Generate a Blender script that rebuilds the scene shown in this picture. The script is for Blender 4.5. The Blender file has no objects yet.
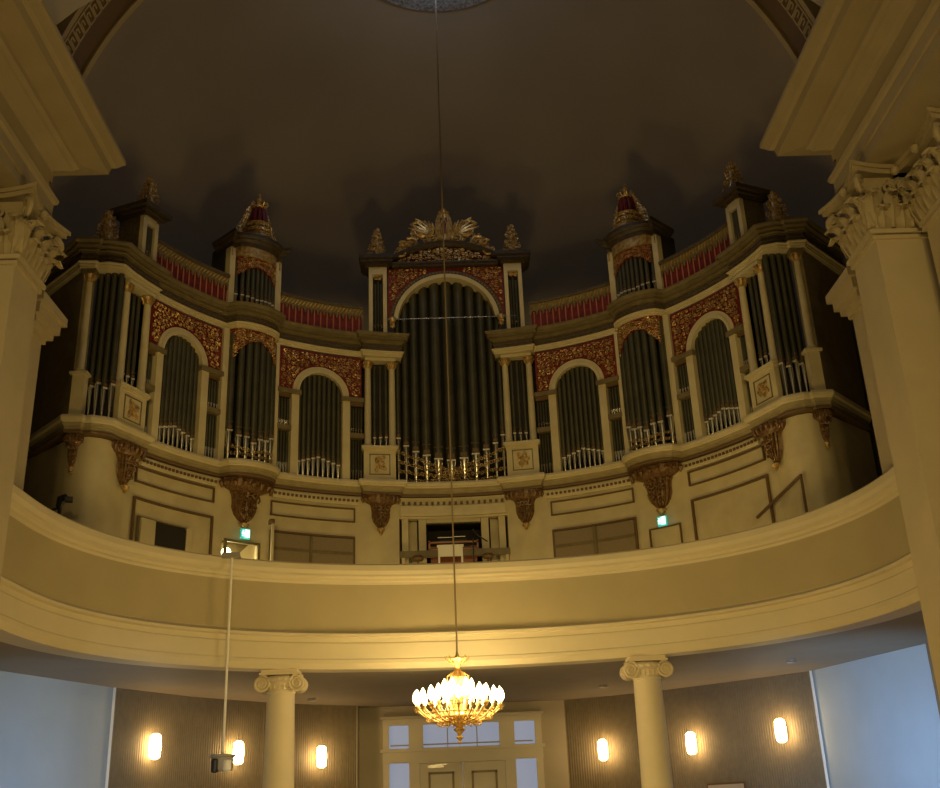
import bpy, bmesh, math, random
from mathutils import Vector, Matrix
random.seed(7)
scene = bpy.context.scene
COL = scene.collection
sin, cos, pi, rad = math.sin, math.cos, math.pi, math.radians

# ------------------------------------------------------------------ materials
def mat(name, col, rough=.6, metal=0., col2=None, scale=6., bump=0., emit=0., emcol=None, spec=.5, detail=4.):
    m = bpy.data.materials.new(name); m.use_nodes = True
    nt = m.node_tree; b = nt.nodes['Principled BSDF']
    b.inputs['Base Color'].default_value = (*col, 1)
    b.inputs['Roughness'].default_value = rough
    b.inputs['Metallic'].default_value = metal
    b.inputs['Specular IOR Level'].default_value = spec
    if emit:
        b.inputs['Emission Color'].default_value = (*(emcol or col), 1)
        b.inputs['Emission Strength'].default_value = emit
    if col2 or bump:
        tc = nt.nodes.new('ShaderNodeTexCoord'); n = nt.nodes.new('ShaderNodeTexNoise')
        n.inputs['Scale'].default_value = scale; n.inputs['Detail'].default_value = detail
        nt.links.new(tc.outputs['Object'], n.inputs['Vector'])
        if col2:
            r = nt.nodes.new('ShaderNodeValToRGB')
            r.color_ramp.elements[0].position = .35; r.color_ramp.elements[1].position = .65
            r.color_ramp.elements[0].color = (*col, 1); r.color_ramp.elements[1].color = (*col2, 1)
            nt.links.new(n.outputs['Fac'], r.inputs['Fac']); nt.links.new(r.outputs['Color'], b.inputs['Base Color'])
        if bump:
            bp = nt.nodes.new('ShaderNodeBump'); bp.inputs['Strength'].default_value = bump
            bp.inputs['Distance'].default_value = .01
            nt.links.new(n.outputs['Fac'], bp.inputs['Height']); nt.links.new(bp.outputs['Normal'], b.inputs['Normal'])
    return m

M = dict(
    plaster=mat('warm_plaster', (.70, .60, .40), .75, col2=(.66, .56, .37), scale=1.5),
    parapet=mat('parapet_paint', (.61, .52, .32), .6, col2=(.57, .49, .30), scale=1.2),
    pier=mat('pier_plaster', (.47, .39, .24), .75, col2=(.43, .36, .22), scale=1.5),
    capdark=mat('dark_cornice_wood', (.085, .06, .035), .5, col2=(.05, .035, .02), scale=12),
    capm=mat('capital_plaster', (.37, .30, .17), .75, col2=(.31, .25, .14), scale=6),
    corn=mat('shaded_pier_plaster', (.31, .25, .145), .75, col2=(.28, .225, .13), scale=1.5),  # pier plaster darkened to carry the light falling off towards the cornice
    midolive=mat('mid_olive_paint', (.36, .30, .165), .5, col2=(.30, .245, .13), scale=5),
    backwall=mat('entrance_wall_paint', (.36, .31, .22), .8, col2=(.33, .285, .20), scale=1.5),
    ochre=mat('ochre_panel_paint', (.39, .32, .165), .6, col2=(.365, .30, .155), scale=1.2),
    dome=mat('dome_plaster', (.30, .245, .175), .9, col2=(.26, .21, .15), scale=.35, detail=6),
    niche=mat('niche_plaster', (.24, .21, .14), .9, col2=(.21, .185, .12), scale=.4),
    cream=mat('cream_painted_wood', (.60, .52, .32), .5, col2=(.53, .45, .27), scale=3),
    olive=mat('bronze_green_moulding', (.19, .15, .07), .5, col2=(.145, .11, .05), scale=5),
    line=mat('brown_moulding', (.13, .075, .032), .55),
    dark=mat('dark_interior', (.018, .014, .010), .8),
    frieze=mat('dark_frieze', (.11, .08, .042), .6, col2=(.055, .038, .02), scale=22),
    red=mat('red_ground', (.20, .013, .009), .6, col2=(.11, .008, .007), scale=9),
    redbar=mat('red_baluster', (.42, .15, .10), .5),
    gold=mat('gilding', (.88, .62, .23), .34, .45, col2=(.50, .30, .09), scale=14),
    lacegold=mat('lace_gilding', (.62, .42, .17), .36, .55, col2=(.30, .14, .045), scale=7),
    dullgold=mat('aged_gilding', (.60, .42, .17), .42, .4, col2=(.28, .17, .06), scale=14),
    bracket=mat('bracket_carving', (.10, .045, .022), .42, .2, col2=(.24, .14, .05), scale=22),
    pipe=mat('pipe_metal', (.13, .125, .09), .42, .7, col2=(.10, .098, .072), scale=3),
    foot=mat('pipe_foot_metal', (.60, .58, .50), .22, 1.0),
    lip=mat('pipe_lip_metal', (.85, .80, .68), .3, .6),
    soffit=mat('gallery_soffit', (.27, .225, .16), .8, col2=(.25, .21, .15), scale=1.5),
    slat=mat('slatted_panelling', (.19, .15, .085), .6, col2=(.165, .13, .075), scale=8),
    white=mat('daylight_blue_plaster', (.40, .49, .56), .8, col2=(.37, .455, .52), scale=1.2),  # white wall with the bluish tint of daylight put into its colour
    doorw=mat('door_paint', (.46, .41, .30), .45),
    glass=mat('daylit_pane', (.2, .23, .27), .7, spec=.1, emit=.30, emcol=(.62, .72, 1.0)),
    floor=mat('stone_floor', (.32, .27, .21), .5, col2=(.26, .22, .17), scale=2),
    lampg=mat('frosted_lamp_glass', (1, .85, .6), .4, emit=28, emcol=(1, .66, .28)),
    bulb=mat('candle_bulb', (1, .85, .6), .4, emit=14, emcol=(1, .76, .36)),
    steel=mat('brushed_metal', (.35, .33, .30), .35, .8),
    cable=mat('gilded_cable', (.30, .22, .11), .5, .3),
    whitep=mat('white_enamel', (.80, .77, .68), .4),
    black=mat('black_plastic', (.012, .010, .012), .5),
    grey=mat('grey_plastic', (.28, .26, .22), .5),
    exitw=mat('exit_sign_white', (.8, .95, .95), .4, emit=1.3, emcol=(.70, 1, 1)),
    exitg=mat('exit_sign_green', (.05, .5, .38), .4, emit=.35, emcol=(.12, .75, .66)),
    wood=mat('reddish_wood', (.28, .10, .055), .45),
    sky=mat('skylight_glass', (.5, .55, .6), .3, emit=1.0, emcol=(.72, .83, 1.0)),
    key=mat('key_pattern_brown', (.12, .075, .035), .7),
    keyl=mat('key_pattern_cream', (.36, .29, .17), .7),
    rim=mat('oculus_rim', (.30, .30, .32), .8, col2=(.12, .12, .14), scale=14, detail=2),
    grille=mat('grey_wire_grille', (.26, .20, .12), .5, col2=(.22, .17, .10), scale=40),
    paper=mat('notice_paper', (.55, .45, .33), .6),
)

# ------------------------------------------------------------------ mesh builder
class MB:
    def __init__(s): s.v = []; s.f = []
    def add(s, vs, fs):
        n = len(s.v); s.v += [tuple(v) for v in vs]; s.f += [tuple(i + n for i in f) for f in fs]; return s
    def join(s, o): return s.add(o.v, o.f)
    def box(s, c, size, rz=0, M3=None):
        hx, hy, hz = [a / 2 for a in size]; cr, sr = cos(rz), sin(rz); vs = []
        for z in (-hz, hz):
            for x, y in ((-hx, -hy), (hx, -hy), (hx, hy), (-hx, hy)):
                vs.append((c[0] + x * cr - y * sr, c[1] + x * sr + y * cr, c[2] + z))
        return s.add(vs, [(0, 3, 2, 1), (4, 5, 6, 7), (0, 1, 5, 4), (1, 2, 6, 5), (2, 3, 7, 6), (3, 0, 4, 7)])
    def lathe(s, c, prof, n=16, a0=0, a1=2 * pi):
        full = abs(a1 - a0 - 2 * pi) < 1e-6; k = n if full else n + 1; vs = []; fs = []
        for r, z in prof:
            for i in range(k):
                a = a0 + (a1 - a0) * i / n; vs.append((c[0] + r * cos(a), c[1] + r * sin(a), c[2] + z))
        for j in range(len(prof) - 1):
            for i in range(n):
                a, b = j * k + i, j * k + (i + 1) % k
                fs.append((a, b, b + k, a + k))
        if full:
            if prof[0][0] > 1e-4: fs.append(tuple(range(n))[::-1])
            if prof[-1][0] > 1e-4: fs.append(tuple((len(prof) - 1) * k + i for i in range(n)))
        return s.add(vs, fs)
    def tube(s, pts, r, n=6, taper=None):
        pts = [Vector(p) for p in pts]; vs = []; fs = []; m = len(pts)
        up = Vector((.13, .27, .95)).normalized()
        for i, p in enumerate(pts):
            t = (pts[min(i + 1, m - 1)] - pts[max(i - 1, 0)])
            if t.length < 1e-9: t = Vector((0, 0, 1))
            t.normalize(); u = up - t * up.dot(t)
            if u.length < .05: u = Vector((1, 0, 0)) - t * t.x
            u.normalize(); w = t.cross(u); up = u
            rr = r[i] if isinstance(r, (list, tuple)) else r
            for k in range(n):
                a = 2 * pi * k / n; vs.append(p + u * (rr * cos(a)) + w * (rr * sin(a)))
        for i in range(m - 1):
            for k in range(n):
                a, b = i * n + k, i * n + (k + 1) % n; fs.append((a, b, b + n, a + n))
        fs.append(tuple(range(n))[::-1]); fs.append(tuple((m - 1) * n + k for k in range(n)))
        return s.add(vs, fs)
    def grid(s, rows):
        k = len(rows[0]); vs = [p for r in rows for p in r]
        fs = [(j * k + i, j * k + i + 1, (j + 1) * k + i + 1, (j + 1) * k + i) for j in range(len(rows) - 1) for i in range(k - 1)]
        return s.add(vs, fs)

def link(name, mb, material, parent=None, smooth=False, origin=None, angle=.6):
    root = parent
    while root is not None and root.parent is not None: root = root.parent
    o0 = Vector(origin) if origin is not None else (root.location.copy() if root is not None else Vector((0, 0, 0)))
    me = bpy.data.meshes.new(name)
    me.from_pydata([tuple(Vector(v) - o0) for v in mb.v], [], mb.f)
    bm = bmesh.new(); bm.from_mesh(me)
    bmesh.ops.recalc_face_normals(bm, faces=bm.faces)
    bm.to_mesh(me); bm.free()
    if smooth:
        for p in me.polygons: p.use_smooth = True
        try: me.set_sharp_from_angle(angle=angle)
        except Exception: pass
    me.materials.append(material)
    o = bpy.data.objects.new(name, me); COL.objects.link(o)
    if parent is not None: o.parent = parent
    else: o.location = o0
    return o

def link_multi(name, parts, parent, smooth=True):
    mb = MB(); idx = []
    for k, (m, _) in enumerate(parts): mb.join(m); idx += [k] * len(m.f)
    root = parent
    while root.parent is not None: root = root.parent
    o0 = root.location
    me = bpy.data.meshes.new(name); me.from_pydata([tuple(Vector(v) - o0) for v in mb.v], [], mb.f)
    for _, m in parts: me.materials.append(m)
    for p, k in zip(me.polygons, idx): p.material_index = k; p.use_smooth = True
    bm = bmesh.new(); bm.from_mesh(me); bmesh.ops.recalc_face_normals(bm, faces=bm.faces); bm.to_mesh(me); bm.free()
    try: me.set_sharp_from_angle(angle=.6)
    except Exception: pass
    o = bpy.data.objects.new(name, me); COL.objects.link(o); o.parent = parent; return o

def thing(name, label, cat, loc, group=None):
    o = bpy.data.objects.new(name, None); COL.objects.link(o); o.location = loc
    o.empty_display_size = .2; o['label'] = label; o['category'] = cat
    if group: o['group'] = group
    return o
def tag(o, label, cat, group=None):
    o['label'] = label; o['category'] = cat
    if group: o['group'] = group
    return o
def struct(name, mb, m, parent=None, smooth=False, label=None, cat='structure', angle=.6):
    o = link(name, mb, m, parent, smooth, angle=angle)
    if parent is None:
        o['kind'] = 'structure'; o['label'] = label or name.replace('_', ' '); o['category'] = cat
    return o

def sweep(path, prof, close=False, caps=True):
    """profile of (offset towards the right-hand side of the path, z) along a plan polyline, mitred"""
    n = len(path); nr = []
    for i in range(n):
        a = path[max(i - 1, 0)]; b = path[i]; c = path[min(i + 1, n - 1)]
        d1 = Vector((b[0] - a[0], b[1] - a[1])); d2 = Vector((c[0] - b[0], c[1] - b[1]))
        if d1.length < 1e-7: d1 = d2
        if d2.length < 1e-7: d2 = d1
        d1.normalize(); d2.normalize()
        n1 = Vector((d1.y, -d1.x)); n2 = Vector((d2.y, -d2.x)); m = n1 + n2
        if m.length < 1e-3: m = n1
        m.normalize(); k = 1 / max(.45, m.dot(n1)); nr.append(m * k)
    mb = MB()
    rows = [[(path[i][0] + nr[i].x * o, path[i][1] + nr[i].y * o, z) for (o, z) in prof] for i in range(n)]
    mb.grid(rows)
    if caps:
        k = len(prof); mb.f.append(tuple(range(k))); mb.f.append(tuple((n - 1) * k + i for i in range(k))[::-1])
    return mb
def mir(path): return [(-x, y) for x, y in reversed(path)]

# ------------------------------------------------------------------ organ plan (polar about x=0, y=15.7)
CY = 15.7
def P(a, r): return (r * sin(rad(a)), CY + r * cos(rad(a)))
def P3(a, r, z): x, y = P(a, r); return (x, y, z)
RB, RP = 6.48, 6.34
def arc(a0, a1, r, n): return [P(a0 + (a1 - a0) * i / n, r) for i in range(n + 1)]
def bow(a0, a1, r, d, n=12):
    out = []
    for i in range(n + 1):
        t = i / n; k = math.sqrt(max(0, 1 - (2 * t - 1) ** 2)) ** .85
        out.append(P(a0 + (a1 - a0) * t, r - d * k))
    return out
CORNER = [(5.98, 17.84), (6.07, 17.62), (6.18, 17.53), (6.33, 17.46), (6.49, 17.47), (6.52, 17.40), (6.75, 17.38), (6.82, 17.46), (7.9, 18.65)]

def s_(s, pts): return pts if s > 0 else [(-x, y) for x, y in pts][::-1]

organ = thing('pipe_organ', 'concave cream and gilded pipe organ with red panels filling the niche above the balcony', 'pipe organ', (0, 22.1, 5.0))

# --- backing shell (dark inside)
for s in (-1, 1):
    pass
bk = MB()
path = arc(-66, 66, 6.95, 60)
bk.join(sweep(path, [(0, 8.2), (0, 11.6), (-.12, 11.6), (-.12, 8.2)]))
backing = link('case_interior', bk, M['dark'], organ)
bk = MB(); bk.join(sweep(arc(-9.8, 9.8, 6.9, 10), [(0, 11.6), (0, 13.5), (-.1, 13.5), (-.1, 11.6)]))
link('case_interior', bk, M['dark'], organ)
# side returns that close the case towards the niche wall
for s in (-1, 1):
    b = MB(); b.join(sweep(s_(s, [(6.55, 17.50), (6.74, 17.42), (7.95, 18.66)]), [(0, 8.3), (0, 11.35), (-.1, 11.35), (-.1, 8.3)]))
    link('side_case_panel', b, M['olive'], organ)

# --- ledge under the pipes
LP = arc(0, 10.3, RB, 6) + arc(10.3, 17.4, RP, 4) + arc(17.4, 35.3, RB, 10) + bow(35.3, 46.1, RB, .42)[1:-1] + arc(46.1, 63.9, RB, 10) + [P(63.9, RP), P(67, RP)] + CORNER
LPF = mir(LP)[:-1] + LP
led = link('ledge', sweep(LPF, [(-.5, 8.21), (.09, 8.21), (.10, 8.23), (.13, 8.25), (.14, 8.30), (.12, 8.345), (-.5, 8.35)]), M['cream'], organ, smooth=True, angle=.4)
link('ledge_band', sweep(LPF, [(-.3, 8.06), (-.01, 8.06), (.03, 8.09), (.03, 8.13), (.05, 8.14), (.05, 8.17), (.09, 8.20), (.09, 8.22), (-.3, 8.22)]), M['midolive'], organ)
link('ledge_moulding', sweep(LPF, [(-.3, 8.03), (.035, 8.03), (.05, 8.05), (.05, 8.085), (-.3, 8.085)]), M['line'], organ)

# --- base wall with its openings (console recess in the middle, stair door on the left)
base = MB()
def wallarc(a0, a1, z0, z1, r=RB + .03, n=8):
    base.join(sweep(arc(a0, a1, r, n), [(0, z0), (0, z1), (-.12, z1), (-.12, z0)]))
wallarc(-66, -44.7, 4.1, 8.02); wallarc(-44.7, -37.6, 6.80, 8.02, n=4); wallarc(-37.6, -10.4, 4.1, 8.02, n=14)
wallarc(-10.4, 10.4, 7.55, 8.02); wallarc(10.4, 66, 4.1, 8.02, n=24)
for s in (-1, 1):
    base.join(sweep(s_(s, [P(66, RB + .03), (6.04, 18.0), (6.10, 17.80), (6.22, 17.66), (6.40, 17.57), (6.6, 17.56), (6.75, 17.62), (6.85, 17.72), (7.95, 18.75)]), [(0, 4.1), (0, 8.02), (-.12, 8.02), (-.12, 4.1)]))
basew = link('base_panelling', base, M['cream'], organ, smooth=True, angle=.5)

# bead row (dentils) under the ledge
for s in (-1, 1):
    for a0, a1, n in ((18.2, 35.2, 20), (46.6, 63.2, 20)):
        b = MB()
        b.join(sweep(s_(s, arc(a0, a1, RB - .02, 8)), [(-.04, 7.81), (.012, 7.81), (.02, 7.83), (.02, 7.97), (-.04, 7.97)]))
        fr = link('bead_course', b, M['cream'], organ)
        b = MB()
        for i in range(n):
            a = s * (a0 + (a1 - a0) * (i + .5) / n); x, y = P(a, RB - .045)
            b.box((x, y, 7.90), (.05, .05, .05), -rad(a))
        link('bead_pattern', b, M['line'], fr)
b = MB(); b.join(sweep(arc(-10.2, 10.2, RB - .02, 6), [(-.04, 7.60), (.012, 7.60), (.02, 7.66), (.02, 7.82), (-.04, 7.82)]))
fr = link('bead_course', b, M['cream'], organ)
b = MB()
for i in range(18):
    a = -9.6 + 19.2 * i / 17; x, y = P(a, RB - .045); b.box((x, y, 7.88), (.055, .03, .06), -rad(a))
link('bead_pattern', b, M['line'], fr)

def frame_on_arc(a0, a1, z0, z1, w=.03, r=RB - .01, bottom=True, d=.03):
    b = MB(); da = math.degrees(w / r)
    n = 6
    def bar(aa, ab, za, zb, n): b.join(sweep(arc(aa, ab, r, n), [(-d, za), (d * .6, za), (d * .6, zb), (-d, zb)]))
    lo, hi = min(a0, a1), max(a0, a1)
    bar(lo, hi, z1 - w, z1, n)
    if bottom: bar(lo, hi, z0, z0 + w, n)
    bar(lo, lo + da, z0, z1, 1); bar(hi - da, hi, z0, z1, 1)
    return b
for s in (-1, 1):
    for a0, a1 in ((18.9, 35.4), (46.9, 64.0)):
        link('panel_moulding', frame_on_arc(s * a0, s * a1, 7.48 if a0 > 30 else 7.43, 7.78 if a0 > 30 else 7.74, w=.025), M['line'], basew)
        link('panel_moulding', frame_on_arc(s * a0, s * a1, 4.6, 7.20 if a0 > 30 else 7.12, w=.04), M['line'], basew)
    # grille panels below the inner bays
    b = MB(); b.join(sweep(arc(s * 34.9, s * 19.2, RB - .005, 8) if s < 0 else arc(19.2, 34.9, RB - .005, 8), [(-.02, 4.7), (.012, 4.7), (.012, 7.07), (-.02, 7.07)]))
    gr = link('grille_panel', b, M['grille'], basew)
    b = MB()
    for zz in (6.72,):
        b.join(sweep(arc(s * 34.9, s * 19.2, RB - .02, 8) if s < 0 else arc(19.2, 34.9, RB - .02, 8), [(-.02, zz), (.012, zz), (.012, zz + .06), (-.02, zz + .06)]))
    b.join(sweep(arc(s * 27.6, s * 27.2, RB - .03, 1) if s < 0 else arc(26.8, 27.4, RB - .03, 1), [(-.02, 4.7), (.02, 4.7), (.02, 7.07), (-.02, 7.07)]))
    link('grille_rail', b, M['olive'], gr)
# service door outline below the right round tower
link('panel_moulding', frame_on_arc(37.8, 44.2, 4.6, 6.80, w=.022), M['line'], basew)
# inner frame and dark panel painted as the shaded hatch hole, far left bay
link('hatch_frame', frame_on_arc(-62.8, -52.0, 4.6, 6.86, w=.022), M['olive'], basew)
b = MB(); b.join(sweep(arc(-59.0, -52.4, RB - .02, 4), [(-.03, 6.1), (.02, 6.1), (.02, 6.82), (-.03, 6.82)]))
link('hatch_shade_panel', b, M['dark'], basew)
b = MB(); b.join(sweep(arc(-52.5, -51.3, RB - .04, 2), [(-.03, 6.1), (.02, 6.1), (.02, 6.84), (-.03, 6.84)]))
link('hatch_leaf', b, M['cream'], basew); b = MB(); b.join(sweep(arc(-62.2, -59.0, RB - .03, 2), [(-.03, 6.1), (.01, 6.1), (.01, 6.84), (-.03, 6.84)]))
link('hatch_leaf', b, M['cream'], basew)

# --- pipes
NP = [0]
def pipe(parent, x, y, z0, zm, zt, d, band=True, name='pipe', seg=12, feet=True):
    """organ pipe: conical foot, flattened mouth with lip, cylindrical body"""
    r = d / 2; c = (x, y, 0)
    body = MB().lathe(c, [(r, zm), (r, zt), (r * .8, zt + .004), (r * .8, zt - .1)], seg)
    foot = MB().lathe(c, [(r * .28, z0), (r * .34, z0 + .02), (r * .98, zm - .03), (r, zm)], seg)
    fx, fy = -x, CY - 4 - y; L = math.hypot(fx, fy); fx /= L; fy /= L
    rz = math.atan2(fx, -fy)
    lip = MB().box((x + fx * r * .94, y + fy * r * .94, zm + .012), (d * .8, .02, .032), rz)
    dk = MB().box((x + fx * r * .9, y + fy * r * .9, zm + .05 + d * .22), (d * .62, .02, d * .42), rz)
    dk.box((x + fx * r * .93, y + fy * r * .93, zm + .06 + d * .95), (d * .9, .02, .012), rz)
    return link_multi(name, [(body, M['pipe']), (foot, M['foot']), (lip, M['lip']), (dk, M['line'])], parent)
def flush(): pass

# --- carving: gilded scrolls on a surface given by map(u, v)->3D
def spiral(u, v, r, turns, ph, sgn, n=16):
    return [(u + sgn * r * (1 - .85 * i / n) * cos(ph + turns * 2 * pi * i / n), v + r * (1 - .85 * i / n) * sin(ph + turns * 2 * pi * i / n)) for i in range(n + 1)]
def carve(mb, mapf, inside, u0, u1, v0, v1, step, thick, rnd):
    v = v0 + step * .5; row = 0
    while v < v1:
        u = u0 + step * (.5 if row % 2 else .2)
        while u < u1:
            uu, vv = u + rnd.uniform(-.15, .15) * step, v + rnd.uniform(-.15, .15) * step
            if inside(uu, vv):
                sp = spiral(uu, vv, step * .52, 1.15, rnd.uniform(0, 6.28), rnd.choice((-1, 1)), 10)
                pts = [mapf(a, b, .02) for a, b in sp if inside(a, b)]
                if len(pts) > 3:
                    mb.tube(pts, [thick * (.5 + .7 * sin(pi * (i + .5) / len(pts))) for i in range(len(pts))], 4)
                # small leaf
                a = rnd.uniform(0, 6.28); L = step * .45
                q = [(uu, vv), (uu + L * .5 * cos(a), vv + L * .5 * sin(a)), (uu + L * cos(a + .4), vv + L * sin(a + .4))]
                if all(inside(*k) for k in q): mb.tube([mapf(k[0], k[1], .02) for k in q], [thick, thick * 1.6, thick * .3], 4)
            u += step
        v += step * .9; row += 1

def rosette(mb, x, y, z, w, h, rz, rnd, fy):
    """square relief ornament on a pedestal face"""
    cx, sx = cos(rz), sin(rz)
    for k in range(4):
        a = pi / 4 + k * pi / 2
        sp = spiral(w * .25 * cos(a), h * .25 * sin(a), w * .24, 1.2, a + pi, 1 if k % 2 else -1, 10)
        mb.tube([(x + p * cx - sx * -.015, y + p * sx + cx * -.015, z + q) for p, q in sp], .012, 4)
    mb.lathe((0, 0, 0), [], 3) if False else None
    mb.box((x + sx * .012, y - cx * .012, z), (w * .22, .03, w * .22), rz)

# --- arched bays
rnd = random.Random(3)
def curved(a0, a1, zlo, zhi, r0, r1, n):
    mb = MB(); rows = []
    for i in range(n + 1):
        a = a0 + (a1 - a0) * i / n; zl, zh = zlo(a), zhi(a)
        rows.append([P3(a, r0, zl), P3(a, r0, zh), P3(a, r1, zh), P3(a, r1, zl), P3(a, r0, zl)])
    mb.grid(rows)
    mb.f.append(tuple(range(4))); k = n * 5; mb.f.append((k + 3, k + 2, k + 1, k))
    return mb
def bay(a0, a1, ac, s):
    """a0<a1 magnitudes, ac arch centre"""
    A0, A1, AC = s * a0, s * a1, s * ac
    hw = 4.45                                 # half opening in degrees
    Rr = rad(hw) * RB                         # arch radius in metres
    zs = 10.26
    def arch(a):
        u = abs(a - AC); ro = hw + 1.25
        return zs + (Rr * 1.25) * math.sqrt(max(0, 1 - (u / ro) ** 2)) if u < ro else zs
    case = curved(A0 + s * .4, A1 - s * .4, arch, lambda a: 11.26, RB - .01, RB + .09, 56)
    sec = link('arched_bay', case, M['red'], organ)
    # archivolt
    mb = MB()
    for rin, rout, dep in ((Rr, Rr * 1.14, .06), (Rr * 1.14, Rr * 1.30, .035)):
        rows = []
        for i in range(29):
            t = pi * i / 28
            row = []
            for rr, dd in ((rin, -.1), (rin, dep), (rout, dep), (rout, -.02)):
                a = AC - math.degrees(rr * cos(t) / RB); row.append(P3(a, RB - dd, zs + rr * sin(t)))
            rows.append(row)
        mb.grid(rows)
    link('archivolt', mb, M['cream'], sec, smooth=True, angle=.5)
    # carving
    g = MB()
    def inside(a, z):
        a_, z_ = a, z
        if not (min(A0, A1) + .7 < a < max(A0, A1) - .7 and zs + .05 < z < 11.21): return False
        du = rad(a - AC) * RB; return math.hypot(du, z - zs) > Rr * 1.36
    carve(g, lambda a, z, d: P3(a, RB - .02 - d, z), lambda u, v: inside(math.degrees(u / RB), v), rad(min(A0, A1)) * RB, rad(max(A0, A1)) * RB, zs, 11.25, .115, .013, rnd) if False else None
    def mp(u, v, d): return P3(math.degrees(u / RB), RB - .015 - d, v)
    carve(g, mp, lambda u, v: inside(math.degrees(u / RB), v), rad(min(A0, A1)) * RB, rad(max(A0, A1)) * RB, zs, 11.25, .108, .0125, rnd)
    link('gilded_lace', g, M['lacegold'], sec, smooth=True)
    # posts, imposts, frame stiles
    def post(aa, ab, z0, z1, r0, r1, nm, m): link(nm, curved(aa, ab, lambda a: z0, lambda a: z1, r0, r1, 2), m, sec)
    for k in (-1, 1):
        post(AC + k * hw, AC + k * (hw + 1.5), 8.35, 10.2, RB - .05, RB + .1, 'bay_post', M['cream'])
    for k in (-1, 1):
        lim = A0 if (k * s) < 0 else A1
        e = AC + k * (hw - .35)
        post(e, lim, 10.17, 10.27, RB - .09, RB + .08, 'impost', M['olive'])
        post(AC + k * (hw + 1.5), lim, 9.33, 9.44, RB - .06, RB + .1, 'sill', M['olive'])
    for k in (-1, 1):
        lim = A0 if (k * s) < 0 else A1
        post(AC + k * (hw + 1.5), lim, 10.1, 10.17, RB, RB + .06, 'panel_head', M['line'])
    # big pipes
    n = 9; da = 2 * hw / n
    for i in range(n):
        a = AC - hw + da * (i + .5); x, y = P(a, RB + .09)
        ht = zs + math.sqrt(max(0, Rr ** 2 - (rad(a - AC) * RB) ** 2)) + .12
        j = abs(i - 4); zm = 8.68 + (4 - j) * .035
        pipe(sec, x, y, 8.35, zm, ht, .108)
    # small pipes in the side panels: beyond the first hundred, gathered
    for k in (-1, 1):
        lim = A0 if (k * s) < 0 else A1
        e0 = AC + k * (hw + 1.6); w = (lim - e0)
        for (z0, zt, zm) in ((9.44, 10.08, 9.58), (8.36, 9.31, 8.62)):
            for i in range(5):
                a = e0 + w * (i + .5) / 5; x, y = P(a, RB + .07)
                r = .021 * abs(w) / 2.2
                SM.lathe((x, y, 0), [(r * .4, z0), (r, zm), (r, zt)], 8)
                SMF.lathe((x, y, 0), [(r * .4, z0), (r * 1.06, zm)], 8)
    # ornamental feet screen
    return sec
SM = MB(); SMF = MB()
for s in (-1, 1):
    bay(17.3, 35.0, 26.0, s); bay(46.7, 63.9, 55.7, s)
flush()

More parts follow.
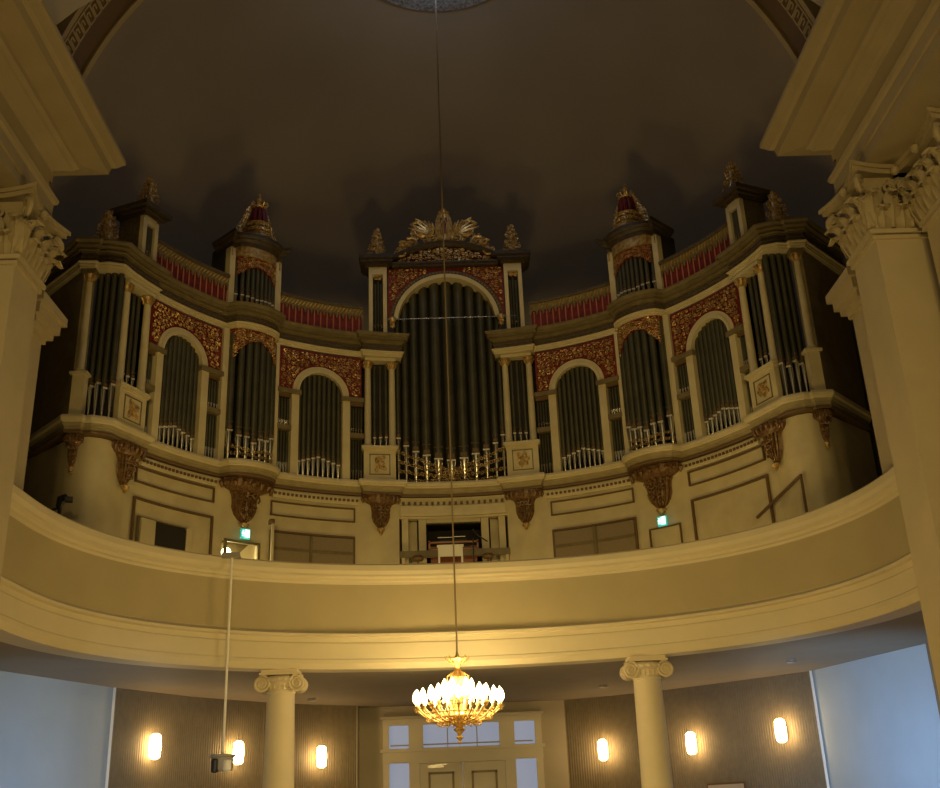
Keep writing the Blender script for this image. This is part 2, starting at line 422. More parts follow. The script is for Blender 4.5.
# --- round towers
def tower(s):
    a0, a1 = 35.6, 45.8; mid = 40.7
    # jambs
    sec = link('round_tower', sweep(arc(35.0, 46.6, RB + .12, 4) if s > 0 else arc(-46.6, -35.0, RB + .12, 4), [(0, 8.3), (0, 8.42), (-.1, 8.42), (-.1, 8.3)]), M['cream'], organ)
    for aj in (35.4, 46.3):
        link('jamb', curved(s * (aj - .62), s * (aj + .62), lambda a: 8.35, lambda a: 11.3, RB - .06, RB + .12, 1), M['cream'], sec)
    front = [(a0 + (a1 - a0) * i / 20) for i in range(21)]
    def rr(a, d=.36, aa0=a0, aa1=a1):
        t = (a - aa0) / (aa1 - aa0); return RB + .03 - d * math.sqrt(max(0, 1 - (2 * t - 1) ** 2)) ** .85
    # red carved head with scalloped lower edge
    def lower(a):
        t = (a - a0) / (a1 - a0); return 11.08 - .52 * abs(2 * t - 1) ** 2.2 - .03 * abs(sin(t * 14))
    mb = MB(); rows = []
    for a in front:
        r = rr(a); rows.append([P3(s * a, r, lower(a)), P3(s * a, r, 11.32), P3(s * a, r + .04, 11.32), P3(s * a, r + .04, lower(a)), P3(s * a, r, lower(a))])
    mb.grid(rows); hd = link('tower_head', mb, M['red'], sec)
    g = MB()
    def mp(u, v, d): return P3(s * u, rr(u) - d + .005, v)
    for i in range(26):
        a = a0 + .3 + (a1 - a0 - .6) * (i + .5) / 26
        for zz in [lower(a) + .05 + .1 * k for k in range(8)]:
            if zz < 11.28:
                u, v, r = a + rnd.uniform(-.1, .1), zz, .055
                sp = spiral(0, 0, r, 1.1, rnd.uniform(0, 6.28), rnd.choice((-1, 1)), 8)
                g.tube([mp(min(a1 - .05, max(a0 + .05, u + math.degrees(p / RB))), v + q, .015) for p, q in sp], .011, 4)
    link('gilded_lace', g, M['lacegold'], hd, smooth=True)
    # lower pipes
    for i in range(7):
        t = (i + .5) / 7; a = a0 + (a1 - a0) * t; x, y = P(s * a, rr(a) + .085)
        pipe(sec, x, y, 8.35, 8.95 - .06 * (3 - abs(i - 3)) + (.0 if i % 2 else .05), 11.2, .145)
    # lace at the feet
    g = MB()
    for i in range(16):
        a = a0 + .4 + (a1 - a0 - .8) * i / 15
        h = .24 + .1 * abs(2 * i / 15 - 1)
        for k in range(3):
            sp = spiral(0, 0, .045, 1.1, rnd.uniform(0, 6), rnd.choice((-1, 1)), 8)
            g.tube([P3(s * (a + math.degrees(p / RB)), rr(min(a1, max(a0, a))) + .03, 8.4 + h * k / 2.4 + q) for p, q in sp], .009, 4)
    link('foot_lace', g, M['dullgold'], sec, smooth=True)
    # --- upper stage
    b0, b1 = 36.3, 45.4
    up = link('upper_tower', sweep(arc(35.2, 46.5, RB + .12, 4) if s > 0 else arc(-46.5, -35.2, RB + .12, 4), [(0, 11.8), (0, 11.9), (-.1, 11.9), (-.1, 11.8)]), M['cream'], organ)
    for aj in (35.7, 46.0):
        link('jamb', curved(s * (aj - .6), s * (aj + .6), lambda a: 11.83, lambda a: 13.25, RB - .08, RB + .1, 1), M['cream'], up)
    mb = MB().join(sweep(s_(s, arc(35.2, 46.5, RB + .3, 6)), [(0, 11.8), (0, 13.4), (-.35, 13.4), (-.35, 11.8)]))
    # side boxes going back
    for aj in (35.2, 46.5):
        mb.join(curved(s * (aj - .1), s * (aj + .1), lambda a: 11.83, lambda a: 13.3, RB + .08, RB + .62, 1))
    link('tower_side', mb, M['dark'], up)
    def r2(a, d=.3): return rr(a, d, b0, b1)
    def low2(a):
        t = (a - b0) / (b1 - b0); return 12.86 - .3 * abs(2 * t - 1) ** 2.0 - .02 * abs(sin(t * 16))
    mb = MB(); rows = []
    for i in range(21):
        a = b0 + (b1 - b0) * i / 20; r = r2(a)
        rows.append([P3(s * a, r, low2(a)), P3(s * a, r, 13.06), P3(s * a, r + .04, 13.06), P3(s * a, r + .04, low2(a)), P3(s * a, r, low2(a))])
    mb.grid(rows); hd = link('tower_head', mb, M['red'], up)
    g = MB()
    for i in range(22):
        a = b0 + .3 + (b1 - b0 - .6) * (i + .5) / 22
        for k in range(5):
            zz = low2(a) + .04 + .09 * k
            if zz < 13.04:
                sp = spiral(0, 0, .045, 1.1, rnd.uniform(0, 6.28), rnd.choice((-1, 1)), 8)
                g.tube([P3(s * min(b1, max(b0, a + math.degrees(p / RB))), r2(min(b1, max(b0, a))) - .02, zz + q) for p, q in sp], .009, 4)
    link('gilded_lace', g, M['lacegold'], hd, smooth=True)
    # frieze ring and cap
    pth = s_(s, [P(35.6, RB + .5), P(35.6, RB - .06)] + bow(b0, b1, RB + .0, .32, 14)[0:] + [P(46.1, RB - .06), P(46.1, RB + .5)])
    mb = sweep(pth, [(-.1, 13.05), (.02, 13.05), (.02, 13.3), (-.1, 13.3)]); fr = link('tower_frieze', mb, M['dullgold'], up)
    mb = sweep(pth, [(-.3, 13.28), (.03, 13.28), (.05, 13.34), (.05, 13.37), (.11, 13.42), (.11, 13.44), (.16, 13.48), (.16, 13.55), (-.3, 13.6)]); link('tower_cornice', mb, M['capdark'], up, smooth=True, angle=.4)
    mb = MB().join(curved(s * 35.1, s * 46.6, lambda a: 13.5, lambda a: 13.58, RB - .2, RB + .6, 6)); link('tower_roof', mb, M['capdark'], up)
    for i in range(9):
        t = (i + .5) / 9; a = b0 + (b1 - b0) * t; x, y = P(s * a, r2(a) + .075)
        pipe(up, x, y, 11.84, 12.13 - .015 * (4 - abs(i - 4)), 12.98, .096)
    # --- crown
    cx, cy = P(s * 40.8, RB - .12); zb = 13.58
    cr = link('crown', MB().lathe((cx, cy, zb), [(.34, 0), (.34, .05), (.27, .1), (.24, .34), (.28, .40), (.2, .42)], 20), M['dullgold'], up, smooth=True)
    mb = MB()
    for i in range(60):
        a = 2 * pi * i / 20; k = i // 20; sp = spiral(0, 0, .05, 1.1, rnd.uniform(0, 6), rnd.choice((-1, 1)), 8)
        mb.tube([(cx + (.30 - .015 * k) * cos(a + p / .26), cy + (.30 - .015 * k) * sin(a + p / .26), zb + .08 + .13 * k + q) for p, q in sp], .018, 4)
    link('crown_basket', mb, M['gold'], cr, smooth=True)
    mb = MB()
    for i in range(10):
        a = 2 * pi * i / 10
        mb.tube([(cx + .15 * cos(a), cy + .15 * sin(a), zb + .34), (cx + .17 * cos(a), cy + .17 * sin(a), zb + .5), (cx + .15 * cos(a), cy + .15 * sin(a), zb + .68), (cx + .10 * cos(a), cy + .10 * sin(a), zb + .84)], .05, 6)
    link('crown_dome', mb, M['red'], cr, smooth=True)
    mb = MB().lathe((cx, cy, zb), [(.14, .82), (.17, .86), (.12, .9), (.05, .93), (.035, 1.0), (.07, 1.06), (.05, 1.12), (.02, 1.15), (.035, 1.2), (0, 1.26)], 12)
    for i in range(8):
        a = 2 * pi * i / 8
        mb.tube([(cx + .12 * cos(a), cy + .12 * sin(a), zb + .86), (cx + .2 * cos(a), cy + .2 * sin(a), zb + .93), (cx + .17 * cos(a), cy + .17 * sin(a), zb + 1.0), (cx + .13 * cos(a), cy + .13 * sin(a), zb + .95)], .018, 5)
    link('crown_finial', mb, M['gold'], cr, smooth=True)
    mb = MB()
    for sd in (-1, 1):
        h = 1
        for j in range(11):
            t = j / 10; uu = sd * (.15 + .30 * (1 - t ** 1.3)); zz = zb + .06 + .86 * t
            for q in range(4):
                sp = spiral(0, 0, .085 * (1 - .4 * t), 1.2, rnd.uniform(0, 6), rnd.choice((-1, 1)), 9)
                tx, ty = cos(rad(40.8)), -s * sin(rad(40.8))
                off = uu * (.55 + .15 * q); back = (.25 if sd * s > 0 else .12) * abs(uu) * 1.2
                bx, by = P(s * 40.8, RB - .12 + back)
                mb.tube([(bx + (off + p) * tx, by + (off + p) * ty, zz + v) for p, v in sp], .017, 5)
    link('crown_scroll', mb, M['gold'], cr, smooth=True)
for s in (-1, 1): tower(s)
flush()

# --- columned piers beside the centre, and corner piers
def column(par, x, y, z0, z1, r):
    mb = MB().lathe((x, y, 0), [(r * 1.35, z0), (r * 1.35, z0 + .03), (r * 1.15, z0 + .05), (r * 1.25, z0 + .07), (r, z0 + .1), (r * .98, z0 + .8), (r * .86, z1 - .09), (r * 1.0, z1 - .085), (r * 1.0, z1 - .06)], 14)
    c = link('column', mb, M['cream'], par, smooth=True)
    g = MB().lathe((x, y, 0), [(r * .9, z1 - .16), (r * 1.25, z1 - .06), (r * 1.6, z1), (r * 1.2, z1)], 10)
    for k in range(8):
        a = k * pi / 4; g.tube([(x + r * cos(a), y + r * sin(a), z1 - .14), (x + r * 1.3 * cos(a), y + r * 1.3 * sin(a), z1 - .07), (x + r * 1.75 * cos(a), y + r * 1.75 * sin(a), z1 - .02), (x + r * 1.6 * cos(a), y + r * 1.6 * sin(a), z1 - .05)], .012, 4)
    link('column_capital', g, M['dullgold'], c, smooth=True)
    return c
def pedestal(par, x, y, w, d, z0, z1, rz, orn=True):
    """panelled pedestal; x,y is the middle of the front face"""
    cxx, sxx = cos(rz), sin(rz)
    bx, by = x - sxx * (d / 2), y + cxx * (d / 2)
    mb = MB().box((bx, by, (z0 + z1) / 2), (w, d, z1 - z0), rz)
    p = link('pedestal', mb, M['cream'], par)
    mb = MB().box((bx + sxx * .02, by - cxx * .02, z1 - .035), (w + .1, d + .06, .07), rz).box((bx + sxx * .01, by - cxx * .01, z1 - .085), (w + .05, d + .03, .03), rz)
    link('pedestal_cap', mb, M['cream'], par)
    mb = MB()
    hw, hh = w * .31, (z1 - z0) * .28; zc = (z0 + z1) / 2 - .02
    for (u, v, lw, lh) in ((0, hh, hw * 2 + .03, .02), (0, -hh, hw * 2 + .03, .02), (-hw, 0, .02, hh * 2), (hw, 0, .02, hh * 2)):
        mb.box((x + u * cxx + sxx * .004, y + u * sxx - cxx * .004, zc + v), (lw, .02, lh), rz)
    link('panel_moulding', mb, M['olive'], p)
    if orn:
        g = MB(); rosette(g, x + sxx * .012, y - cxx * .012, zc, hw * 1.5, hh * 1.7, rz, rnd, 0)
        for k in range(14):
            sp = spiral(rnd.uniform(-.4, .4) * hw * 1.4, rnd.uniform(-.45, .45) * hh * 1.6, .05, 1.1, rnd.uniform(0, 6), rnd.choice((-1, 1)), 8)
            g.tube([(x + p * cxx + sxx * .015, y + p * sxx - cxx * .015, zc + q) for p, q in sp], .011, 4)
        link('gilded_relief_pattern', g, M['dullgold'], p, smooth=True)
    return p
def bracket(par, x, y, ztop, h, w, rz, d=.3, name='bracket'):
    """carved console: scalloped head, tapering leafy body, pendant drop"""
    cxx, sxx = cos(rz), sin(rz)
    def L(u, v, z): return (x + u * cxx + v * sxx, y + u * sxx - v * cxx, z)   # v towards viewer
    mb = MB(); rows = []
    prof = [(1, 0), (1, -.04), (.98, -.12), (.80, -.18), (.56, -.23), (.47, -.30), (.45, -.42), (.44, -.54), (.36, -.66), (.22, -.76), (.1, -.81)]
    for k, z in prof:
        row = []
        for i in range(17):
            t = pi * i / 16; fl = 1 + .06 * cos(i * pi)
            row.append(L(w / 2 * k * cos(t) * fl, d * k * sin(t) ** .7 * fl - .02, ztop + z * h))
        rows.append(row)
    mb.grid(rows); b = link(name, mb, M['line'] if False else M['bracket'], par, smooth=True, angle=.9)
    g = MB()
    for i in range(9):
        t = pi * (i + .5) / 9; u, v = w / 2 * cos(t), d * sin(t) ** .7
        g.tube([L(u * 1.0, v + .01, ztop - .04 * h), L(u * 1.05, v * 1.05 + .02, ztop - .11 * h), L(u * 1.0, v + .01, ztop - .2 * h)], [.02 * w * 1.4, .05 * w, .015], 6)
    for i in range(7):
        t = pi * (i + .5) / 7
        pts = []
        for k, z in prof[4:]: pts.append(L(w / 2 * k * cos(t) * 1.02, d * k * sin(t) ** .7 + .0, ztop + z * h))
        g.tube(pts, [.03 * w * 1.2, .035 * w, .03 * w, .035 * w, .028 * w, .02 * w, .012 * w][:len(pts)], 5)
    for j in range(3):
        for i in range(4 - j):
            sp = spiral((i - (3 - j) / 2) * w * .11, 0, .075 * w, 1.2, rnd.uniform(0, 6), rnd.choice((-1, 1)), 8)
            zz = ztop - (.36 + .15 * j) * h
            g.tube([L(p, d * (.5 - .06 * j) + .05, zz + q) for p, q in sp], .018, 4)
    link('bracket_leaf', g, M['bracket'], b, smooth=True)
    c = L(0, .06, 0)
    g = MB().lathe((c[0], c[1], ztop), [(.02, -.80 * h), (.085 * w + .02, -.85 * h), (.075 * w + .01, -.9 * h), (.03, -.94 * h), (.045, -.965 * h), (0, -h)], 10)
    link('bracket_drop', g, M['dullgold'], b, smooth=True)

for s in (-1, 1):
    # centre pier
    ac = s * 14.0; rz = -rad(ac) * .55
    px, py = s * 1.565, 21.90
    sec = link('column_pier', MB().box((px - 0, 22.22, 9.8), (.62, .16, 2.9), rz * .6), M['dark'], organ)
    pedestal(sec, px, py, .70, .30, 8.35, 9.16, s * -.16)
    for dx in (-.27, .27): column(sec, px + dx, py + .12 + (-.04 * s * (1 if dx > 0 else -1)), 9.16, 11.2, .078)
    mb = MB().box((px, py + .14, 11.25), (.70, .26, .07), s * -.16).box((px, py + .14, 11.33), (.64, .22, .1), s * -.16).box((px, py + .14, 11.40), (.72, .28, .05), s * -.16)
    link('entablature_block', mb, M['cream'], sec)
    for k in (-1, 0, 1): pipe(sec, px + k * .13, py + .2, 9.16, 9.40, 11.15, .085)
    bracket(sec, px, py + .10, 8.04, .87, .78, s * -.2, .22)
    # corner pier
    a = 67.2; rz = -s * rad(a); fx, fy = P(s * a, RP + .02)
    sec = link('column_pier', MB().box((*P(s * 67.2, RP + .42), 9.8), (.66, .16, 2.9), rz), M['dark'], organ)
    pedestal(sec, fx, fy, .74, .40, 8.35, 9.16, rz)
    for da in (-2.7, 2.7):
        cx, cy = P(s * (a + da), RP + .14); column(sec, cx, cy, 9.16, 11.2, .08)
    bx, by = P(s * a, RP + .15)
    mb = MB().box((bx, by, 11.25), (.76, .28, .07), rz).box((bx, by, 11.33), (.70, .24, .1), rz).box((bx, by, 11.40), (.78, .3, .05), rz)
    link('entablature_block', mb, M['cream'], sec)
    for k in (-1, 0, 1):
        x, y = P(s * (a + k * 1.25), RP + .22); pipe(sec, x, y, 9.16, 9.42, 11.15, .085)
    x, y = P(s * a, RP + .10); bracket(sec, x, y, 8.04, .90, .74, rz, .24)
    # outer field facing the nave
    mb = MB().box((s * 6.35, 17.78, 9.8), (.5, .06, 3.0))
    sec = link('outer_field', mb, M['dark'], organ)
    for k in range(4):
        x = 6.12 + .125 * k; y = 17.68 - .04 * sin(pi * (k + .5) / 4)
        pipe(sec, s * x, y, 8.36, (9.02, 8.95, 9.05, 9.0)[k], 11.3, .105)
    mb = MB().box((s * 6.64, 17.52, 8.78), (.22, .2, .86)).box((s * 6.64, 17.51, 9.19), (.32, .26, .05))
    link('pedestal', mb, M['cream'], sec)
    column(sec, s * 6.65, 17.50, 9.21, 11.2, .075)
    link('entablature_block', MB().box((s * 6.65, 17.52, 11.28), (.26, .26, .16)), M['olive'], sec)
    bracket(sec, s * 6.63, 17.50, 8.02, .72, .3, s * -.2, .14)
flush()

# --- main entablature and cornice
EP0 = [P(9.6, RB + .45), P(9.6, RP)] + arc(9.6, 17.7, RP, 4)[1:] + arc(17.7, 35.3, RB, 10) + bow(35.3, 46.1, RB, .38)[1:-1] + arc(46.1, 63.4, RB, 10) + [P(63.4, RP), P(67, RP), (5.98, 17.78), (6.05, 17.52), (6.3, 17.42), (6.5, 17.44), (6.53, 17.36), (6.80, 17.34), (6.86, 17.42), (7.95, 18.5)]
for s in (-1, 1):
    pth = s_(s, EP0)
    a_ = link('architrave', sweep(pth, [(-.2, 11.30), (.0, 11.30), (.0, 11.34), (.015, 11.345), (.015, 11.385), (.05, 11.40), (.05, 11.42), (-.2, 11.42)]), M['cream'], organ)
    link('frieze', sweep(pth, [(-.2, 11.41), (.0, 11.41), (.0, 11.50), (.02, 11.51), (.02, 11.53), (.0, 11.54), (.0, 11.62), (-.2, 11.62)]), M['frieze'], organ)
    link('cornice', sweep(pth, [(-.45, 11.60), (.02, 11.60), (.02, 11.63), (.06, 11.645), (.06, 11.665), (.035, 11.67), (.035, 11.69), (.12, 11.715), (.12, 11.75), (.105, 11.755), (.15, 11.79), (.17, 11.80), (.17, 11.83), (-.45, 11.85)]), M['olive'], organ, smooth=True, angle=.35)
    # red gallery balustrade between the turrets
    for a0, a1 in ((17.6, 35.0), (46.7, 64.4)):
        mb = curved(s * a0, s * a1, lambda a: 11.84, lambda a: 12.33, RB - .02, RB + .06, 12)
        gal = link('red_gallery', mb, M['red'], organ)
        mb = MB(); sc = MB(); n = 13
        for i in range(n):
            a = s * (a0 + (a1 - a0) * (i + .5) / n); x, y = P(a, RB - .04)
            link('baluster', MB().lathe((x, y, 0), [(.013, 11.85), (.017, 11.9), (.017, 12.2), (.013, 12.28)], 8), M['redbar'], gal, smooth=True)
            a2 = s * (a0 + (a1 - a0) * i / n); x, y = P(a2, RB - .05)
            sc.box((x, y, 12.285), (.055, .03, .09), -rad(a2)); sc.box((x, y, 12.22), (.03, .03, .06), -rad(a2))
        link('scalloped_fringe', sc, M['olive'], gal)
        pp = s_(s, arc(a0, a1, RB - .02, 10))
        link('gallery_rail', sweep(pp, [(-.1, 12.30), (.02, 12.30), (.03, 12.35), (.07, 12.42), (.09, 12.44), (.06, 12.46), (-.1, 12.46)]), M['olive'], gal)
        link('gallery_coping', sweep(pp, [(-.15, 12.45), (.1, 12.45), (.12, 12.5), (.1, 12.54), (-.15, 12.55)]), M['frieze'], gal)
        g = MB(); L = rad(a1 - a0) * RB; k = int(L / .085)
        for i in range(k):
            a = s * (a0 + (a1 - a0) * (i + .5) / k)
            g.tube([P3(a - .28, RB - .06, 12.33), P3(a + .05, RB - .09, 12.39), P3(a + .3, RB - .115, 12.44)], [.006, .016, .006], 4)
        link('gilded_leaf_border', g, M['dullgold'], gal)

# --- centre: great arched pipe field
XS = [0, .285, .55, .79, 1.0, 1.17]; DS = [.245, .24, .215, .185, .15, .12]; ZM = [8.86, 8.90, 8.99, 9.08, 9.22, 9.40]
cen = link('central_tower', sweep(arc(-10.2, 10.2, RB + .3, 8), [(0, 8.3), (0, 8.42), (-.1, 8.42), (-.1, 8.3)]), M['cream'], organ)
for s in (-1, 0, 1):
    for i, x in enumerate(XS):
        if (i == 0) != (s == 0): continue
        yy = CY + math.sqrt((RB + .12) ** 2 - x * x)
        zt = 12.2 + math.sqrt(max(.02, 1.16 ** 2 - x * x)) - .02
        if i == 5: zt = 12.35
        pipe(cen, s * x, yy, 8.36, ZM[i], zt, DS[i], seg=18)
flush()
g = MB()
for i in range(34):
    x = -1.15 + 2.3 * i / 33; yy = CY + math.sqrt((RB + .02) ** 2 - x * x); hh = .22 + .42 * abs(x)
    for k in range(4):
        sp = spiral(0, 0, .05, 1.1, rnd.uniform(0, 6), rnd.choice((-1, 1)), 8)
        g.tube([(x + p, yy, 8.41 + hh * k / 3.2 + q) for p, q in sp], .009, 4)
link('foot_lace', g, M['dullgold'], cen, smooth=True)
# arch ring
YF = 22.02
def flat_ring(xc, zc, r0, r1, y0, y1, t0, t1, n=40, sx=1.):
    rows = []
    for i in range(n + 1):
        t = t0 + (t1 - t0) * i / n
        rows.append([(xc + r * cos(t) * sx, y, zc + r * sin(t)) for r, y in ((r0, y1), (r0, y0), (r1, y0), (r1, y1))])
    return MB().grid(rows)
link('great_archivolt', flat_ring(0, 12.2, 1.13, 1.23, YF - .05, YF + .3, .08, pi - .08), M['cream'], cen, smooth=True, angle=.5)
link('great_archivolt', flat_ring(0, 12.2, 1.23, 1.33, YF - .015, YF + .3, .12, pi - .12), M['frieze'], cen, smooth=True, angle=.5)
g = MB()
for i in range(44):
    t = .2 + (pi - .4) * i / 43; g.box((1.285 * cos(t), YF - .02, 12.2 + 1.285 * sin(t)), (.035, .03, .035), 0)
link('arch_bead_pattern', g, M['olive'], cen)
# red spandrels
rows = []
for i in range(41):
    x = -1.36 + 2.72 * i / 40; zl = 12.2 + math.sqrt(max(0, 1.31 ** 2 - x * x)) if abs(x) < 1.31 else 12.2
    zl = min(max(zl, 12.3), 13.6); rows.append([(x, YF + .02, zl), (x, YF + .02, 13.62), (x, YF + .12, 13.62), (x, YF + .12, zl), (x, YF + .02, zl)])
sp_ = link('spandrel', MB().grid(rows), M['red'], cen)
g = MB()
carve(g, lambda u, v, d: (u, YF + .01 - d, v), lambda u, v: .4 < abs(u) < 1.33 and math.hypot(u, v - 12.2) > 1.36 and v < 13.6, -1.36, 1.36, 12.3, 13.62, .105, .012, rnd)
link('gilded_lace', g, M['lacegold'], sp_, smooth=True)
# cherub-like scroll capitals at the arch springing
for s in (-1, 1):
    g = MB().lathe((s * 1.26, YF - .02, 12.05), [(.03, 0), (.07, .05), (.05, .12), (.09, .2), (.11, .25)], 10)
    for k in range(6):
        sp = spiral(0, 0, .06, 1.2, rnd.uniform(0, 6), 1, 9); g.tube([(s * 1.26 + p, YF - .08, 12.12 + .03 * k + q) for p, q in sp], .012, 4)
    link('arch_impost', g, M['dullgold'], cen, smooth=True)
# flanking turrets with slit pipe windows
for s in (-1, 1):
    x = s * 1.59
    mb = MB()
    for dx in (-.165, .165): mb.box((x + dx, YF + .08, 12.74), (.09, .32, 1.8))
    mb.box((x, YF + .08, 13.55), (.24, .32, .2)).box((x, YF + .08, 11.89), (.24, .32, .1)).box((x, YF + .2, 12.74), (.24, .06, 1.7))
    tu = link('side_turret', mb, M['cream'], organ)
    link('slit_recess', MB().box((x, YF + .15, 12.7), (.25, .04, 1.56)), M['dark'], tu)
    for k in (-1, 0, 1):
        SM.lathe((x + k * .066, YF + .06, 0), [(.012, 11.94), (.03, 12.2), (.03, 13.25 + (.08 if k == 0 else 0))], 8)
        SMF.lathe((x + k * .066, YF + .06, 0), [(.010, 11.94), (.031, 12.2)], 8)
    g = MB()
    for k in range(8):
        sp = spiral(0, 0, .04, 1.2, rnd.uniform(0, 6), 1, 8); g.tube([(x + rnd.uniform(-.09, .09) + p, YF + .0, 13.38 + rnd.uniform(-.03, .05) + q) for p, q in sp], .009, 4)
    link('gilded_lace', g, M['dullgold'], tu, smooth=True)
    mb = MB()
    for w, d, z, h in ((.56, .5, 13.66, .05), (.62, .56, 13.71, .05), (.76, .70, 13.78, .08), (.84, .78, 13.86, .09)): mb.box((x + s * .02, YF + .14, z), (w, d, h))
    link('turret_cornice', mb, M['capdark'], tu)
    # leafy pinnacle
    zb = 13.9
    mb = MB().lathe((x + s * .02, YF, zb), [(.2, 0), (.2, .04), (.12, .07), (.1, .14), (.13, .3), (.09, .5), (.05, .66), (.07, .72), (.02, .82), (0, .86)], 12)
    pn = link('pinnacle', mb, M['dullgold'], tu, smooth=True)
    g = MB()
    for k in range(40):
        t = k / 39; a = k * 2.4; r = .21 * (1 - t) ** .8 + .05
        sp = spiral(0, 0, .06 * (1 - .5 * t), 1.15, rnd.uniform(0, 6), rnd.choice((-1, 1)), 8)
        g.tube([(x + s * .02 + r * cos(a) * .8 + p, YF - abs(r * sin(a)) * .8, zb + .05 + .74 * t + q) for p, q in sp], .014, 4)
    link('pinnacle_leaf', g, M['gold'], pn, smooth=True)
# pediment
mb = MB().box((0, YF + .1, 13.66), (2.5, .4, .06)).box((0, YF + .1, 13.71), (2.5, .48, .04)); link('pediment_base', mb, M['capdark'], cen)
Rp = 2.2; zc = 14.22 - Rp; t0 = math.asin(1.22 / Rp)
rows = []
for i in range(25):
    t = -t0 + 2 * t0 * i / 24; x = Rp * sin(t); z = zc + Rp * cos(t)
    rows.append([(x, YF + .02, 13.72), (x, YF + .02, z), (x, YF + .12, z), (x, YF + .12, 13.72), (x, YF + .02, 13.72)])
pd = link('pediment', MB().grid(rows), M['red'], cen)
rows = []
for i in range(25):
    t = -t0 + 2 * t0 * i / 24
    rows.append([(r * sin(t), y, zc + r * cos(t)) for r, y in ((Rp - .05, YF + .2), (Rp - .05, YF - .02), (Rp + .0, YF - .1), (Rp + .07, YF - .12), (Rp + .07, YF + .3))])
link('pediment_cornice', MB().grid(rows), M['capdark'], cen, smooth=True, angle=.5)
g = MB()
carve(g, lambda u, v, d: (u, YF + .0 - d, v), lambda u, v: math.hypot(u, v - zc) < Rp - .07 and 13.78 < v, -1.2, 1.2, 13.74, 14.2, .10, .014, rnd)
link('gilded_lace', g, M['gold'], pd, smooth=True)
# crest
g = MB(); zt = 14.27
def shz(x): return zc + math.sqrt(Rp * Rp - x * x) + .05
sh = [(-.17, zt + .0), (-.12, zt - .02)]
mb = MB(); rows = []
for j in range(9):
    t = j / 8; hw = .09 + .12 * sin(pi * min(1, t * .75 + .12)) ; z = zt + .04 + .72 * t
    rows.append([(hw * sin(k * pi / 8) if False else -hw + 2 * hw * k / 8, YF - .08 - .05 * sin(pi * k / 8), z) for k in range(9)])
mb.grid(rows); rows2 = [[(p[0], YF + .02, p[2]) for p in r] for r in rows]; mb.grid(rows2)
mb.grid([rows[0], rows2[0]]); mb.grid([rows[-1], rows2[-1]]); mb.grid([[r[0] for r in rows], [r[0] for r in rows2]]); mb.grid([[r[-1] for r in rows], [r[-1] for r in rows2]])
crest = link('crest', mb, M['gold'], cen, smooth=True, angle=.8)
link('crest_lyre_field', MB().box((0, YF - .135, zt + .42), (.16, .02, .42)), M['red'], crest)
g.tube([(-.05, YF - .15, zt + .2), (-.07, YF - .15, zt + .45), (-.02, YF - .15, zt + .6)], .012, 5); g.tube([(.05, YF - .15, zt + .2), (.07, YF - .15, zt + .45), (.02, YF - .15, zt + .6)], .012, 5); g.tube([(0, YF - .15, zt + .12), (0, YF - .15, zt + .8)], .014, 5)
g.lathe((0, YF - .05, zt + .76), [(.1, 0), (.14, .05), (.06, .1), (.05, .15), (0, .2)], 10)
for s in (-1, 1):
    # C-scrolls and wing tips
    for (cx, cz, r, tr, ph) in ((.55, .40, .30, 1.5, 0.6), (.52, .38, .17, 1.2, 2.6), (.30, .14, .15, 1.3, 3.0), (.80, .14, .17, 1.4, 1.0), (1.05, .0, .13, 1.3, 2.2), (.98, .2, .10, 1.2, .4), (.68, .60, .16, 1.1, 1.6)):
        sp = spiral(0, 0, r, tr, ph, s, 22)
        g.tube([(s * cx + p, YF - .06 - .02 * i / 22, shz(min(1.15, cx)) + cz + q * .9) for i, (p, q) in enumerate(sp)], [.034 * (1 - .02 * i) for i in range(23)], 6)
    for k in range(7):   # feathered wing
        a = rad(22 + 13 * k); L = .55 - .035 * k
        g.tube([(s * .28, YF - .05, shz(.3) + .22), (s * (.28 + L * .6 * cos(a)), YF - .1, shz(.3) + .2 + L * .55 * sin(a)), (s * (.28 + L * cos(a * .9) * 1.1), YF - .06, shz(.3) + .22 + L * sin(a) * 1.05)], [.02, .042, .012], 5)
    for k in range(60):
        x = s * (.15 + 1.0 * rnd.random()); top = .62 * (1 - abs(abs(x) - .55) / .75); z = shz(x) + rnd.random() * max(.08, top)
        sp = spiral(0, 0, rnd.uniform(.045, .08), 1.2, rnd.uniform(0, 6), rnd.choice((-1, 1)), 9)
        g.tube([(x + p, YF - .04, z + q) for p, q in sp], .016, 4)
link('crest_scroll', g, M['gold'], crest, smooth=True)
# tie wire across the great arch
link('tie_wire', MB().tube([(-1.42, YF - .12, 12.24), (1.62, YF - .12, 12.24)], .005, 6), M['steel'], cen)

